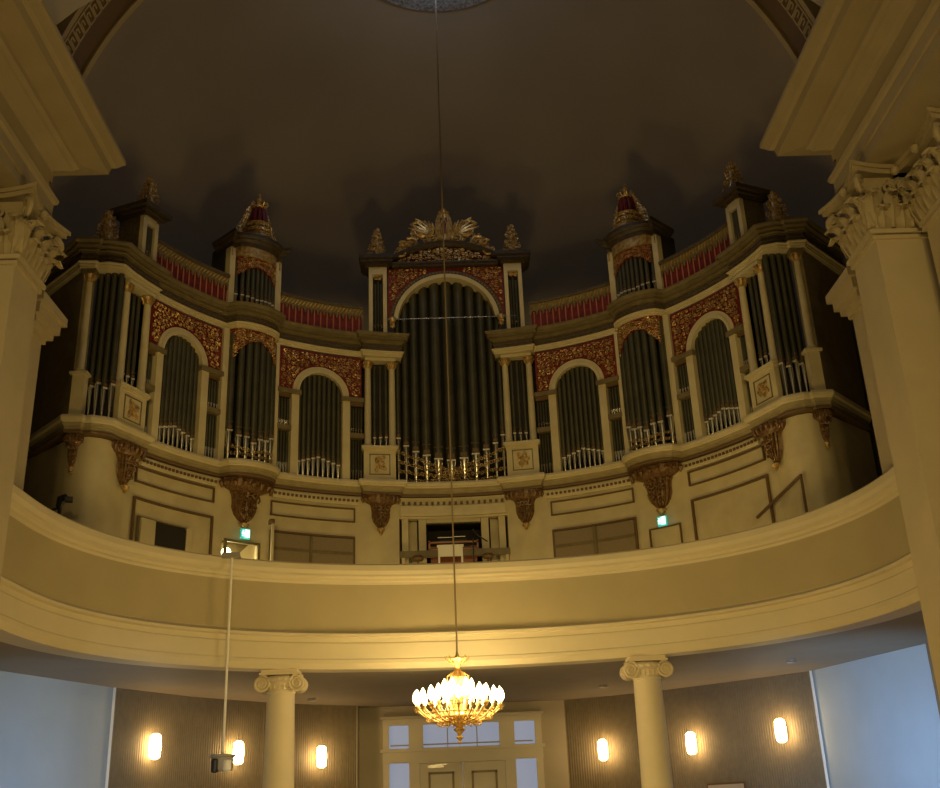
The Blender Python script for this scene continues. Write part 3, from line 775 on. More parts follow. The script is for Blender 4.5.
# --- corner turrets
for s in (-1, 1):
    a = 66.4; rz = -s * rad(a)
    def Q(u, v, z):   # u along the front, v towards back
        x, y = P(s * a, RP + .02 + v); return (x + u * cos(rz), y + u * sin(rz), z)
    c = Q(0, .28, 12.36); mb = MB()
    for u in (-.17, .17): mb.box(Q(u, .05, 12.34), (.10, .1, 1.0), rz)
    mb.box(Q(0, .05, 12.78), (.3, .1, .16), rz).box(Q(0, .05, 11.89), (.3, .1, .1), rz)
    tu = link('corner_turret', mb, M['cream'], organ)
    link('turret_side', MB().box(Q(0, .36, 12.34), (.44, .5, 1.0), rz), M['frieze'], tu)
    for k in (-1, 0, 1):
        q = Q(k * .07, .06, 0); SM.lathe((q[0], q[1], 0), [(.012, 11.94), (.032, 12.15), (.032, 12.66)], 8); SMF.lathe((q[0], q[1], 0), [(.011, 11.94), (.033, 12.15)], 8)
    mb = MB()
    for w, d, z, h in ((.5, .66, 12.89, .06), (.64, .80, 12.95, .06), (.80, .96, 13.02, .09)): mb.box(Q(0, .3, z), (w, d, h), rz)
    link('turret_cornice', mb, M['capdark'], tu)
    def pinn(c, z0, h, w, dull):
        mb = MB().lathe((c[0], c[1], z0), [(w, 0), (w * .9, .05 * h), (w * .5, .1 * h), (w * .6, .35 * h), (w * .35, .6 * h), (w * .4, .8 * h), (.02, .95 * h), (0, h)], 12)
        pn = link('pinnacle', mb, M['dullgold'], tu, smooth=True); g = MB()
        for k in range(44):
            t = k / 43; b = k * 2.4; r = w * (1.05 * (1 - t) ** .7 + .15)
            sp = spiral(0, 0, w * .36 * (1 - .4 * t), 1.15, rnd.uniform(0, 6), rnd.choice((-1, 1)), 8)
            g.tube([(c[0] + r * cos(b) + p * .8, c[1] + r * sin(b) - abs(p) * .3, z0 + h * (.04 + .9 * t) + q) for p, q in sp], .015, 4)
        link('pinnacle_leaf', g, M['dullgold'] if dull else M['gold'], pn, smooth=True)
    pinn(Q(s * -.1, .22, 0), 13.05, .92, .2, False)
    pinn((s * 6.50, 17.72, 0), 11.84, .95, .2, True)
o = link('small_pipes', SM, M['pipe'], organ, smooth=True); o['kind'] = 'stuff'
o = link('small_pipe_feet', SMF, M['foot'], organ, smooth=True); o['kind'] = 'stuff'

# round tower ledges carry big consoles
for s in (-1, 1):
    x, y = P(s * 40.7, RB + .06); bracket(organ, x, y, 8.02, 1.02, 1.12, -s * rad(40.7), .38, 'tower_bracket')

# --- console recess in the middle
mb = MB()
for s in (-1, 1):
    mb.box((s * 1.05, 22.24, 6.0), (.14, .16, 3.2)).box((s * .90, 22.46, 6.0), (.20, .06, 3.2)).box((s * .68, 22.34, 6.0), (.16, .2, 3.2))
mb.box((0, 22.36, 7.53), (1.18, .2, .1))
rec = link('console_recess', mb, M['cream'], organ)
mb = MB().box((0, 22.95, 6.0), (1.5, .06, 3.4)); 
for s in (-1, 1): mb.box((s * .62, 22.66, 6.0), (.05, .6, 3.2))
mb.box((0, 22.66, 7.48), (1.3, .6, .04)); link('recess_lining', mb, M['dark'], rec)
mb = MB()
for s in (-1, 1): mb.box((s * 1.17, 22.14, 6.0), (.025, .06, 3.2))
link('panel_moulding', mb, M['line'], rec)

# ------------------------------------------------------------------ the room shell
# gallery floor slab / soffit
AX, BY_, XC, YC, NE = 5.957, 5.125, .126, 13.775, 2.27
def ell(off=0., n=90, t0=-88, t1=88):
    out = []
    for i in range(n + 1):
        t = rad(t0 + (t1 - t0) * i / n); sn, cn = sin(t), cos(t)
        S = math.copysign(abs(sn) ** (2 / NE), sn); C_ = abs(cn) ** (2 / NE)
        out.append((XC + AX * S, YC + BY_ * C_))
    return out
E0 = [(XC - AX, 13.04)] + ell() + [(XC + AX, 13.04)]
prof = [(-.34, 5.80), (-.32, 5.83), (.02, 5.83), (.05, 5.80), (.055, 5.70), (.03, 5.64), (.03, 5.60), (-.01, 5.57), (-.02, 5.53), (-.06, 5.51), (-.07, 5.47), (-.07, 4.66), (-.05, 4.64), (.03, 4.60), (.06, 4.585), (.06, 4.54), (.01, 4.52), (.01, 4.44), (.025, 4.42), (.025, 4.16), (.04, 4.14), (.045, 4.08), (-.01, 3.985), (-.42, 3.985), (-.42, 4.3), (-.34, 4.3)]
gp = sweep(E0, prof, caps=True)
wg = struct('wall_gallery', gp, M['parapet'], smooth=True, angle=.25, label='curved cream balcony parapet sweeping across the niche below the organ', cat='balcony')
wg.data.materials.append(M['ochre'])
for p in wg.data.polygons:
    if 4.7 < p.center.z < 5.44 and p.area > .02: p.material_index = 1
# soffit slab between parapet ring and the back wall
wl = [(-8.6, 14.0), (-7.42, 17.3), (-6.40, 20.2), (-5.45, 22.2), (-4.32, 23.72), (-3.3, 24.75), (-2.42, 25.35), (0, 25.6), (2.44, 25.9), (3.5, 25.35), (4.6, 24.5), (5.7, 23.4), (7.08, 21.78), (8.0, 18.31), (8.9, 14.2)]
def interp(pts, n):
    L = [0]
    for a, b in zip(pts, pts[1:]): L.append(L[-1] + math.hypot(b[0] - a[0], b[1] - a[1]))
    out = []; j = 0
    for i in range(n + 1):
        d = L[-1] * i / n
        while j < len(L) - 2 and L[j + 1] < d: j += 1
        t = (d - L[j]) / (L[j + 1] - L[j]); out.append((pts[j][0] + (pts[j + 1][0] - pts[j][0]) * t, pts[j][1] + (pts[j + 1][1] - pts[j][1]) * t))
    return out
N = 90; inn = interp([(XC + (x - XC) * 1.02, y + .03) for x, y in E0], N)
outp = interp([(x * 1.1, y + .6) if y > 15 else (x * 1.1, y) for x, y in wl], N)
mb = MB(); rows = [[(a[0], a[1], 4.0), (b[0], b[1], 4.0)] for a, b in zip(inn, outp)]
mb.grid(rows); mb.grid([[(p[0], p[1], 4.45) for p in r] for r in rows]); mb.grid([[r[0], (r[0][0], r[0][1], 4.45)] for r in rows])
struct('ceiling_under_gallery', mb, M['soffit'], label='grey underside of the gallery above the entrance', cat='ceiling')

# lower back wall: slatted panelling left and right, plain centre with the door
def slats(pts, pitch=.06):
    n = int(sum(math.hypot(b[0] - a[0], b[1] - a[1]) for a, b in zip(pts, pts[1:])) / pitch) * 4
    ip = interp(pts, n); path = []
    mb = MB(); rows = []
    for i, (x, y) in enumerate(ip):
        a = ip[max(0, i - 1)]; b = ip[min(n, i + 1)]; d = Vector((b[0] - a[0], b[1] - a[1])).normalized(); nn = (d.y, -d.x)
        o = .0 if i % 4 in (0, 3) else .011
        rows.append([(x + nn[0] * o, y + nn[1] * o, 0), (x + nn[0] * o, y + nn[1] * o, 4.0)])
    return mb.grid(rows)
struct('wall_back_left', slats(wl[2:7]), M['slat'], label='brown vertically slatted curved wall left of the entrance', cat='wall')
struct('wall_back_right', slats(wl[8:13]), M['slat'], label='brown vertically slatted curved wall right of the entrance', cat='wall')
mb = MB()
mb.box((-2.13, 25.98, 2.0), (.62, .2, 4.0)).box((2.17, 25.98, 2.0), (.62, .2, 4.0)).box((.02, 25.98, 3.86), (3.70, .19, .3))
mb.box((-2.42, 25.65, 2.0), (.04, .6, 4.0))
struct('wall_back', mb, M['backwall'], label='plain pale wall around the entrance door', cat='wall')
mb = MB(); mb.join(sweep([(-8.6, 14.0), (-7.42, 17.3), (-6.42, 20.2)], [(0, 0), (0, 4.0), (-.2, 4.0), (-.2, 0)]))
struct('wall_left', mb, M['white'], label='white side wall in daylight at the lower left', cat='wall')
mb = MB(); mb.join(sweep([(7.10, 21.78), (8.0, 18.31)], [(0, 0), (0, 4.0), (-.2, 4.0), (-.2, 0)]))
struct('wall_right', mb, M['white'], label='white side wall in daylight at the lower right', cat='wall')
struct('trim_1', MB().box((-6.42, 20.17, 2.0), (.05, .06, 4.0), .3), M['whitep'], label='thin white edge strip at the left end of the slatted wall', cat='trim')
struct('trim_2', MB().box((7.08, 21.74, 2.0), (.05, .06, 4.0), -.3), M['whitep'], label='thin white edge strip at the right end of the slatted wall', cat='trim')
struct('wall_right_front', MB().box((8.45, 17.9, 2.0), (.9, .8, 4.0)), M['slat'], label='dark panelled wall end at the lower right corner', cat='wall')
struct('floor', MB().box((0, 9, -.1), (40, 50, .2)), M['floor'], label='stone church floor', cat='floor')

# niche wall above the gallery, and the dome
RN, YN, ZS = 8.2, 17.5, 11.4
pn = []
for i in range(61):
    a = rad(-118 + 236 * i / 60); pn.append((RN * sin(a), YN + RN * cos(a)))
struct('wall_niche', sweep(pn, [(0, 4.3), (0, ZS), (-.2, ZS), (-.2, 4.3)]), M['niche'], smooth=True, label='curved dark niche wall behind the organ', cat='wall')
mb = MB(); rows = []
ro = 1.98
for j in range(25):
    ph0 = math.acos(ro / RN); ph = ph0 * j / 24
    rows.append([(RN * cos(ph) * sin(2 * pi * i / 72), YN + RN * cos(ph) * cos(2 * pi * i / 72), ZS + 8.1 / 8.2 * RN * sin(ph)) for i in range(73)])
mb.grid(rows)
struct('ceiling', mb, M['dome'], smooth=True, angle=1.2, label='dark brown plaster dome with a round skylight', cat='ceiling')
zt = ZS + 8.1 * sin(math.acos(ro / RN))
mb = MB().lathe((0, YN, zt), [(2.14, -.08), (2.10, -.15), (1.70, -.10), (1.64, -.04), (1.64, .35), (2.0, .35), (2.1, .1)], 72)
mb.f = [f for f in mb.f if len(f) < 10]
struct('trim_3', mb, M['rim'], smooth=True, angle=.5, label='patterned grey ring around the skylight', cat='trim')
g = MB()
for i in range(60):
    a = 2 * pi * i / 60
    for rr_, zz in ((1.90, -.13),): g.tube([(rr_ * cos(a - .035), YN + rr_ * sin(a - .035), zt + zz), (rr_ * 1.04 * cos(a), YN + rr_ * 1.04 * sin(a), zt + zz - .03), (rr_ * cos(a + .035), YN + rr_ * sin(a + .035), zt + zz)], .02, 4)
o = struct('trim_4', g, M['niche'], label='beaded ornament on the skylight ring', cat='trim')
mb = MB().lathe((0, YN, zt), [(1.9, -.05), (1.5, -.12), (.9, -.17), (.25, -.2), (.25, -.1), (1.9, .02)], 48); mb.f = [f for f in mb.f if len(f) < 10]
mb = MB().lathe((0, YN, zt), [(1.65, -.04), (1.5, -.16), (1.1, -.26), (.6, -.32), (.001, -.34)], 48)  # downward bulge shaped so the pane throws light onto the dome
win = struct('window_1', mb, M['sky'], smooth=True, label='round frosted skylight at the top of the dome', cat='skylight')

# piers with their entablature, both sides
def leaf(mb, p, out, side, up, h, w, curl, n=7):
    if isinstance(mb, list): mb.append(MB()); mb = mb[-1]
    p, out, side, up = Vector(p), Vector(out), Vector(side), Vector(up)
    F = []; B = []
    for j in range(n + 1):
        t = j / n; k = (t - .55) / .45
        if t < .55: c = p + up * (h * t * 1.2) + out * (.05 * sin(t * 3) * h / .3)
        else:
            an = k * pi * .95; rr_ = curl
            c = p + up * (h * .66 + rr_ * sin(an) * .9) + out * (.05 * sin(1.65) * h / .3 + rr_ * (1 - cos(an)))
        ww = w * (.55 + .45 * sin(pi * min(1, t * .9 + .15))) * (1 - .12 * (j % 2)) * (1 if t < .9 else .6)
        row = []
        for i in range(7):
            s = i / 3 - 1; d = .035 * (1 - abs(s)) * w / .15 + (.02 * w / .15 if i % 2 else 0)
            row.append(c + side * (ww * s) + out * d)
        F.append(row); B.append([q - out * .02 for q in row])
    mb.grid(F); mb.grid(B)
    mb.grid([F[-1], B[-1]]); mb.grid([[r[0] for r in F], [r[0] for r in B]]); mb.grid([[r[-1] for r in F], [r[-1] for r in B]])
def volute(mb, c, out, up, r, w, turns=1.6, th=.03):
    if isinstance(mb, list): mb.append(MB()); mb = mb[-1]
    c, out, up = Vector(c), Vector(out), Vector(up)
    pts = []
    for i in range(23):
        a = i / 22 * turns * 2 * pi; rr_ = r * (1 - .8 * i / 22)
        pts.append(c + out * (rr_ * sin(a)) + up * (rr_ * cos(a)))
    mb.tube(pts, [th * (1 - .5 * i / 22) for i in range(23)], 6)
def capital(par, x0, x1, y0, y1, z0, z1, s, faces, name='capital'):
    """Corinthian capital of a rectangular pilaster; faces: 'x' axis side, 'f' far (+y), 'n' near (-y)"""
    h = z1 - z0; sx = s
    bell = MB().box((sx * (x0 + x1) / 2, (y0 + y1) / 2, (z0 + z1) / 2), (x1 - x0 - .02, y1 - y0 - .02, h))
    cp = link(name, bell, M['capm'], par)
    lf = []; vo = []
    def face(p0, p1, out):
        p0, p1, out = Vector(p0), Vector(p1), Vector(out); side = (p1 - p0).normalized(); L = (p1 - p0).length; up = Vector((0, 0, 1))
        n = max(2, round(L / .27))
        for i in range(n): leaf(lf, p0 + side * (L * (i + .5) / n) + up * .0, out, side, up, h * .42, L / n * .5, .085)
        for i in range(n + 1): leaf(lf, p0 + side * (L * i / n) + up * .04 + out * .01, out, side, up, h * .68, L / n * .42, .10)
        volute(vo, p0 + side * (L * .36) + up * (h * .76) + out * .06, side, up, .09, .05)
        volute(vo, p0 + side * (L * .64) + up * (h * .76) + out * .06, -side, up, .09, .05)
        link('fleuron', (MB().lathe((*(p0 + side * (L * .5) + out * .12).xy, z1 - .0), [(.0, -.06), (.05, -.03), (.06, .02), (.05, .06), (0, .08)], 8)), M['capm'], cp, smooth=True)
    X0, X1 = sx * x0, sx * x1
    if 'x' in faces: face((X0, y0, z0), (X0, y1, z0), (-sx, 0, 0))
    if 'f' in faces: face((X0, y1, z0), (X1, y1, z0), (0, 1, 0))
    if 'n' in faces: face((X0, y0, z0), (X1, y0, z0), (0, -1, 0))
    for yy, ny in ((y0, -1), (y1, 1)):
        d = Vector((-sx, ny, 0)).normalized(); c = Vector((X0, yy, z0 + h * .78)) + d * .14
        if (ny > 0 and 'f' in faces) or (ny < 0 and 'n' in faces) or 'x' in faces:
            volute(vo, c, d, Vector((0, 0, 1)), .13, .06, 1.8, .045)
            leaf(lf, Vector((X0, yy, z0)), d, Vector((-d.y, d.x, 0)), (0, 0, 1), h * .62, .10, .10)
    for m_ in lf: link('acanthus_leaf', m_, M['capm'], cp, smooth=True, angle=1.0)
    for m_ in vo: link('volute', m_, M['capm'], cp, smooth=True, angle=1.0)
    # abacus with concave sides
    ab = MB(); ex = .24; pts = []
    cs = [(X0, y0), (X0, y1), (X1, y1), (X1, y0)]; ctr = Vector((sum(c[0] for c in cs) / 4, sum(c[1] for c in cs) / 4))
    cor = [Vector(c) + Vector((math.copysign(ex, c[0] - ctr.x), math.copysign(ex, c[1] - ctr.y))) for c in cs]
    for i in range(4):
        a, b = cor[i], cor[(i + 1) % 4]
        mdir = (ctr - (a + b) / 2).normalized()
        for k in range(8):
            t = k / 8; pts.append(a + (b - a) * t + mdir * (.14 * sin(pi * t)))
    n = len(pts)
    for zz0, zz1, sc_ in ((z1 - .01, z1 + .06, .97), (z1 + .06, z1 + .12, 1.03)):
        vs = [(ctr.x + (p.x - ctr.x) * sc_, ctr.y + (p.y - ctr.y) * sc_, z) for z in (zz0, zz1) for p in pts]
        ab.add(vs, [(i, (i + 1) % n, n + (i + 1) % n, n + i) for i in range(n)] + [tuple(range(n))[::-1], tuple(range(n, 2 * n))])
    link('abacus', ab, M['capm'], cp)
    return cp

for s, sd in ((-1, 'left'), (1, 'right')):
    t = thing('corinthian_pilaster', 'cream corinthian pilaster with acanthus capital where the balcony ends on the %s' % sd, 'pilaster', (s * 6.1, 12.6, 0))
    mb = MB().box((s * 6.2, 12.62, 4.3), (1.0, .80, 8.6)); mb.join(MB())
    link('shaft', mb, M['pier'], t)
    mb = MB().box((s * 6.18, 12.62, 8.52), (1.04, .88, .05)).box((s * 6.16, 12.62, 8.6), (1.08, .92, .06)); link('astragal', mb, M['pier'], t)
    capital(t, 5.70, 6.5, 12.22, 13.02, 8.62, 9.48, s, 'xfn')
    t = thing('corinthian_pilaster', 'nearer cream corinthian pilaster at the %s edge of the photo, cut off by the frame' % sd, 'pilaster', (s * 6.9, 11.2, 0))
    mb = MB().box((s * 7.0, 11.1, 4.3), (1.4, 1.8, 8.6)); link('shaft', mb, M['pier'], t)
    mb = MB().box((s * 7.0, 11.1, 8.52), (1.48, 1.88, .05)).box((s * 7.0, 11.1, 8.6), (1.52, 1.92, .06)); link('astragal', mb, M['pier'], t)
    capital(t, 6.3, 7.5, 11.1, 12.1, 8.62, 9.48, s, 'xn')
    # pier core behind
    struct('wall_pier_' + sd, MB().box((s * 7.74, 13.45, 5.2), (1.94, 1.8, 10.4)), M['pier'], label='masonry pier behind the %s pilasters' % sd, cat='wall')
    # entablature: architrave, frieze, cornice running towards the nave
    pth = [(9, 13.05), (5.72, 13.05), (5.72, 6.0)]
    pth = pth if s > 0 else [(-x, y) for x, y in reversed(pth)]
    # path order so that the offset side faces the nave axis / niche
    def ent(prof): return sweep(pth, [(o, z) for o, z in prof])
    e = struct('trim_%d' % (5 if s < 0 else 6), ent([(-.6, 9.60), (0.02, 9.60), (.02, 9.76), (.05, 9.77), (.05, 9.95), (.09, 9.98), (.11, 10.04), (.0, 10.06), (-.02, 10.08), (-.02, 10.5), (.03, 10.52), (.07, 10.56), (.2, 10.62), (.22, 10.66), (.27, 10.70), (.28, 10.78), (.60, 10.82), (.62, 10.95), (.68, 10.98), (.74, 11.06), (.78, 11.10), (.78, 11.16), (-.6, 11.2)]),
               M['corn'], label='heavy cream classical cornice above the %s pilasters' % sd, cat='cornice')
    # inner respond with its cornice block behind the pilaster, below the dome
    t = thing('wall_respond', 'dim plain pilaster behind the %s acanthus capital with its own moulded cap' % sd, 'pilaster', (s * 6.75, 15.0, 4.4))
    link('shaft', MB().box((s * 6.95, 15.0, 6.6), (.9, .5, 4.4)), M['pier'], t)
    mb = MB()
    for w, z, h in ((1.0, 8.82, .1), (1.16, 8.93, .12), (1.3, 9.08, .18), (1.44, 9.24, .14)): mb.box((s * 6.95, 15.0, z), (w, w - .4, h))
    link('cap', mb, M['pier'], t)

# great arch with key pattern soffit
def archband(r0, r1, y0, y1, m, nm, lab, n=60):
    rows = []
    for i in range(n + 1):
        t = pi * i / n; rows.append([(r * cos(t), y, 10.6 + r * sin(t)) for r, y in ((r0, y0), (r0, y1), (r1, y1), (r1, y0), (r0, y0))])
    return struct(nm, MB().grid(rows), m, smooth=True, angle=.5, label=lab, cat='arch')
R0 = 5.95
archband(R0, R0 + .6, 12.55, 13.5, M['key'], 'trim_7', 'brown soffit of the great arch before the dome')
archband(R0 - .04, R0 + .62, 13.4, 13.52, M['keyl'], 'trim_8', 'pale inner edge of the great arch')
archband(R0 - .04, R0 + .2, 12.50, 12.60, M['keyl'], 'trim_9', 'pale outer edge of the great arch')
g = MB()
NK = 110
for i in range(NK):
    t0_ = pi * i / NK; w_ = pi / NK
    def K(u, v):
        t = t0_ + w_ * u; r = R0 - .012; return (r * cos(t), 12.68 + .30 * v, 10.6 + r * sin(t))
    key = [(0, 0), (0, 1), (.8, 1), (.8, .3), (.4, .3), (.4, .65)]
    for (a, b) in list(zip(key, key[1:])) + [((0, 0), (1, 0))]:
        du, dv = b[0] - a[0], b[1] - a[1]; hw = .055
        if abs(du) > abs(dv): q = [K(a[0] - .04, a[1] - hw), K(b[0] + .04, b[1] - hw), K(b[0] + .04, b[1] + hw), K(a[0] - .04, a[1] + hw)]
        else: q = [K(a[0] - hw * 1.3, a[1]), K(a[0] + hw * 1.3, a[1]), K(b[0] + hw * 1.3, b[1]), K(b[0] - hw * 1.3, b[1])]
        ctr = Vector((0, 12.5, 10.9)); back = [tuple(Vector(p) + (Vector((p[0], 0, p[2] - 10.9)).normalized() * .02)) for p in q]
        g.add(q + back, [(0, 1, 2, 3), (7, 6, 5, 4), (0, 4, 5, 1), (1, 5, 6, 2), (2, 6, 7, 3), (3, 7, 4, 0)])
struct('trim_10', g, M['keyl'], label='pale greek key pattern on the arch soffit', cat='arch')
# wall over the arch, towards the nave
rows = []
for i in range(61):
    t = pi * i / 60; rows.append([(5.99 * cos(t), 12.52, 10.6 + 5.99 * sin(t)), (9.5 * cos(t), 12.52, 10.6 + 9.4 * sin(t))])
mb = MB().grid(rows); mb.grid([[(p[0], p[1] + .1, p[2]) for p in r] for r in rows])
struct('wall_above_arch', mb, M['pier'], label='plaster wall above the great arch', cat='wall')
rows = []
for i in range(61):
    t = pi * i / 60; rows.append([(6.4 * cos(t), 13.48, 10.6 + 6.4 * sin(t)), (9.5 * cos(t), 13.48, 10.9 + 9.5 * sin(t))])
struct('wall_behind_arch', MB().grid(rows), M['dome'], label='plaster between the arch and the dome', cat='wall')

# ------------------------------------------------------------------ ionic columns
def ionic(x, y, label):
    t = thing('ionic_column', label, 'column', (x, y, 0), 'ionic columns under the balcony')
    r = .268
    prof = [(r * 1.35, 0), (r * 1.35, .12), (r * 1.2, .16), (r * 1.28, .24), (r * 1.1, .3), (r * 1.08, .36), (r, .5), (r, 1.6)] + [(r * (1 - .12 * k / 8), 1.6 + 2.0 * k / 8) for k in range(1, 9)] + [(r * .94, 3.61), (r * .94, 3.64), (r * .88, 3.65)]
    link('shaft', MB().lathe((x, y, 0), prof, 40), M['plaster'], t, smooth=True, angle=.5)
    cp = link('capital', MB().lathe((x, y, 0), [(r * .88, 3.64), (r * .9, 3.76), (r * 1.0, 3.77), (r * 1.15, 3.80), (r * 1.2, 3.84), (r * 1.0, 3.88)], 32), M['plaster'], t, smooth=True, angle=.5)
    nk = MB()
    for k in range(20):
        a = 2 * pi * k / 20; c, s = cos(a), sin(a); q = r * .92
        nk.tube([(x + q * c, y + q * s, 3.66), (x + (q + .008) * c, y + (q + .008) * s, 3.71), (x + q * c, y + q * s, 3.75)], [.01, .022, .008], 5)
        e = r * 1.18; nk.lathe((x + e * c, y + e * s, 3.81), [(0, -.03), (.022, -.015), (.026, .01), (.0, .035)], 6)
    link('egg_moulding', nk, M['plaster'], cp, smooth=True)
    vo = MB()
    for sx in (-1, 1):
        cx = x + sx * .30; cz = 3.755; vo.box((x, y, 3.885), (.60, .40, .03))
        # bolster
        vo.join(MB().box((cx, y, cz), (.001, .001, .001)))
        for yy in (-1, 1):
            pts = []; rr = []
            for i in range(37):
                a = pi / 2 - sx * -1 * 0 + i / 36 * 2.3 * 2 * pi; R_ = .145 * (1 - .86 * i / 36)
                pts.append((cx + sx * R_ * cos(a), y + yy * (.215 + .015 * i / 36), cz + R_ * sin(a))); rr.append(.022 * (1 - .55 * i / 36))
            vo.tube(pts, rr, 6)
            vo.lathe((0, 0, 0), [(0.001, 0), (.001, .001)], 3)
        rows = []
        for yk in range(9):
            v = -1 + yk / 4; R_ = .138 - .035 * (1 - v * v)
            rows.append([(cx + R_ * cos(2 * pi * k / 20), y + .185 * v, cz + R_ * sin(2 * pi * k / 20)) for k in range(21)])
        vo.grid(rows); vo.add([p for p in rows[0][:-1]], [tuple(range(20))]); vo.add([p for p in rows[-1][:-1]], [tuple(range(20))])
    link('volute', vo, M['plaster'], cp, smooth=True, angle=.7)
    link('abacus', MB().box((x, y, 3.915), (.68, .54, .035)).box((x, y, 3.96), (.62, .50, .05)), M['plaster'], cp)
ionic(-3.09, 18.60, 'cream ionic column under the balcony, next to the hanging device')
ionic(3.20, 18.60, 'cream ionic column under the balcony, standing before the wall with the framed notice')

# ------------------------------------------------------------------ entrance door
dy = 25.86
mb = MB()
def slab(x0, x1, z0, z1, d=.12, yy=dy): mb.box(((x0 + x1) / 2, yy, (z0 + z1) / 2), (x1 - x0, d, z1 - z0))
slab(-1.84, -1.70, 0, 3.7); slab(1.72, 1.88, 0, 3.7); slab(-1.24, -1.0, 0, 3.7); slab(1.0, 1.24, 0, 3.7)
slab(-1.85, 1.89, 3.56, 3.71, .13); slab(-1.85, 1.89, 2.72, 3.04, .13); slab(-1.01, -.90, 3.0, 3.6, .11); slab(.88, 1.01, 3.0, 3.6, .11)
dr = struct('door_1', mb, M['doorw'], label='pale double entrance door with glazed transom and side lights', cat='door')
mb = MB(); slab(-1.9, 1.94, 3.70, 3.76, .2, dy - .03); slab(-1.9, 1.94, 2.96, 3.03, .2, dy - .03); slab(-1.06, 1.06, 2.70, 2.76, .16, dy - .03)
link('door_moulding', mb, M['doorw'], dr)
for sgn in (-1, 1):
    mb = MB(); slab(*( (-.99, -.01) if sgn < 0 else (.01, .99)), 0, 2.70, .06, dy + .0)
    lf = link('door_leaf', mb, M['doorw'], dr)
    for z0, z1 in ((1.7, 2.5), (.9, 1.55), (.2, .75)):
        mb = MB(); c = sgn * .5
        for (a, b, e, f_) in ((c - .3, c + .3, z1 - .05, z1), (c - .3, c + .3, z0, z0 + .05), (c - .3, c - .25, z0, z1), (c + .25, c + .3, z0, z1)): slab(a, b, e, f_, .04, dy - .04)
        link('door_panel_moulding', mb, M['olive'], lf)
link('door_closer', MB().box((-.62, dy - .08, 2.62), (.36, .08, .07)).box((-.5, dy - .12, 2.66), (.3, .03, .02)), M['steel'], dr)
for i, (x0, x1, z0, z1) in enumerate(((-1.70, -1.24, 3.04, 3.56), (-.90, .88, 3.04, 3.56), (1.24, 1.72, 3.04, 3.56), (-1.70, -1.24, .3, 2.72), (1.24, 1.72, .3, 2.72))):
    mb = MB(); slab(x0, x1, z0, z1, .02, dy + .03); link('pane', mb, M['glass'], dr)
mb = MB()
for x in (-.33, .36): slab(x - .012, x + .012, 3.04, 3.56, .03)
slab(-1.66, 1.66, 3.10, 3.13, .03, dy + .01)
link('glazing_bar', mb, M['grey'], dr)

# ------------------------------------------------------------------ wall lamps
labs = ['glowing wall lamp nearest the white left wall', 'glowing wall lamp just right of the hanging device on its rod', 'glowing wall lamp between the left column and the door',
        'glowing wall lamp between the door and the right column', 'glowing wall lamp just right of the right column', 'glowing wall lamp nearest the white right wall']
pts = [(-5.95, 21.15), (-4.72, 23.12), (-3.17, 24.76), (3.26, 25.41), (5.03, 24.0), (6.55, 22.32)]
zsn = [2.99, 2.93, 2.87, 2.81, 2.81, 2.90]
proto = None
for (x, y), z, lb in zip(pts, zsn, labs):
    d = Vector((-x, 14 - y, 0)).normalized()
    if proto is None:
        t = thing('wall_lamp', lb, 'lamp', (0, 0, 0), 'wall lamps on the slatted wall')
        link('backplate', MB().box((0, .10, 0), (.12, .03, .30)).box((0, .06, 0), (.03, .10, .03)), M['steel'], t)
        link('glass_tube', MB().lathe((0, -.06, 0), [(.05, -.23), (.10, -.19), (.115, 0), (.10, .19), (.05, .23)], 14), M['lampg'], t, smooth=True)
        proto = t
    else:
        t = proto.copy(); COL.objects.link(t); t['label'] = lb
        for c in list(proto.children):
            k = c.copy(); COL.objects.link(k); k.parent = t
    t.location = (x + d.x * .13, y + d.y * .13, z); t.rotation_euler = (0, 0, math.atan2(d.x, -d.y))

# ------------------------------------------------------------------ chandelier
CX, CYY = -.06, 17.5
ch = thing('chandelier', 'gilded many-armed chandelier with bright candle bulbs hanging on a long cable', 'chandelier', (CX, CYY, 2.6))
link('suspension_cable', MB().tube([(CX, CYY, 4.0), (CX, CYY, 18.85)], .015, 8), M['cable'], ch)
prof = [(0, 2.60), (.03, 2.63), (.02, 2.67), (.06, 2.71), (.03, 2.75), (.05, 2.79), (.1, 2.83), (.05, 2.87), (.12, 2.92), (.24, 2.97), (.28, 3.02), (.14, 3.05), (.06, 3.1), (.05, 3.25), (.09, 3.32), (.05, 3.38), (.05, 3.48), (.1, 3.56), (.12, 3.64), (.07, 3.72), (.04, 3.78), (.06, 3.84), (.12, 3.90), (.15, 3.93), (.04, 3.96), (.02, 4.02)]
link('stem', MB().lathe((CX, CYY, 0), prof, 20), M['gold'], ch, smooth=True)
cr = MB()
for k in range(8):
    a = 2 * pi * k / 8
    cr.tube([(CX + .05 * cos(a), CYY + .05 * sin(a), 3.86), (CX + .14 * cos(a), CYY + .14 * sin(a), 3.88), (CX + .19 * cos(a), CYY + .19 * sin(a), 3.94), (CX + .17 * cos(a), CYY + .17 * sin(a), 3.98)], .013, 5)
    cr.tube([(CX + .06 * cos(a), CYY + .06 * sin(a), 3.50), (CX + .17 * cos(a), CYY + .17 * sin(a), 3.54), (CX + .17 * cos(a), CYY + .17 * sin(a), 3.66), (CX + .09 * cos(a), CYY + .09 * sin(a), 3.72)], .012, 5)
link('crown', cr, M['gold'], ch, smooth=True)
link('ring', MB().join(MB().tube([(CX + .42 * cos(2 * pi * i / 40), CYY + .42 * sin(2 * pi * i / 40), 3.02) for i in range(41)], .018, 6)).join(MB().tube([(CX + .56 * cos(2 * pi * i / 40), CYY + .56 * sin(2 * pi * i / 40), 3.08) for i in range(41)], .012, 6)), M['gold'], ch, smooth=True)
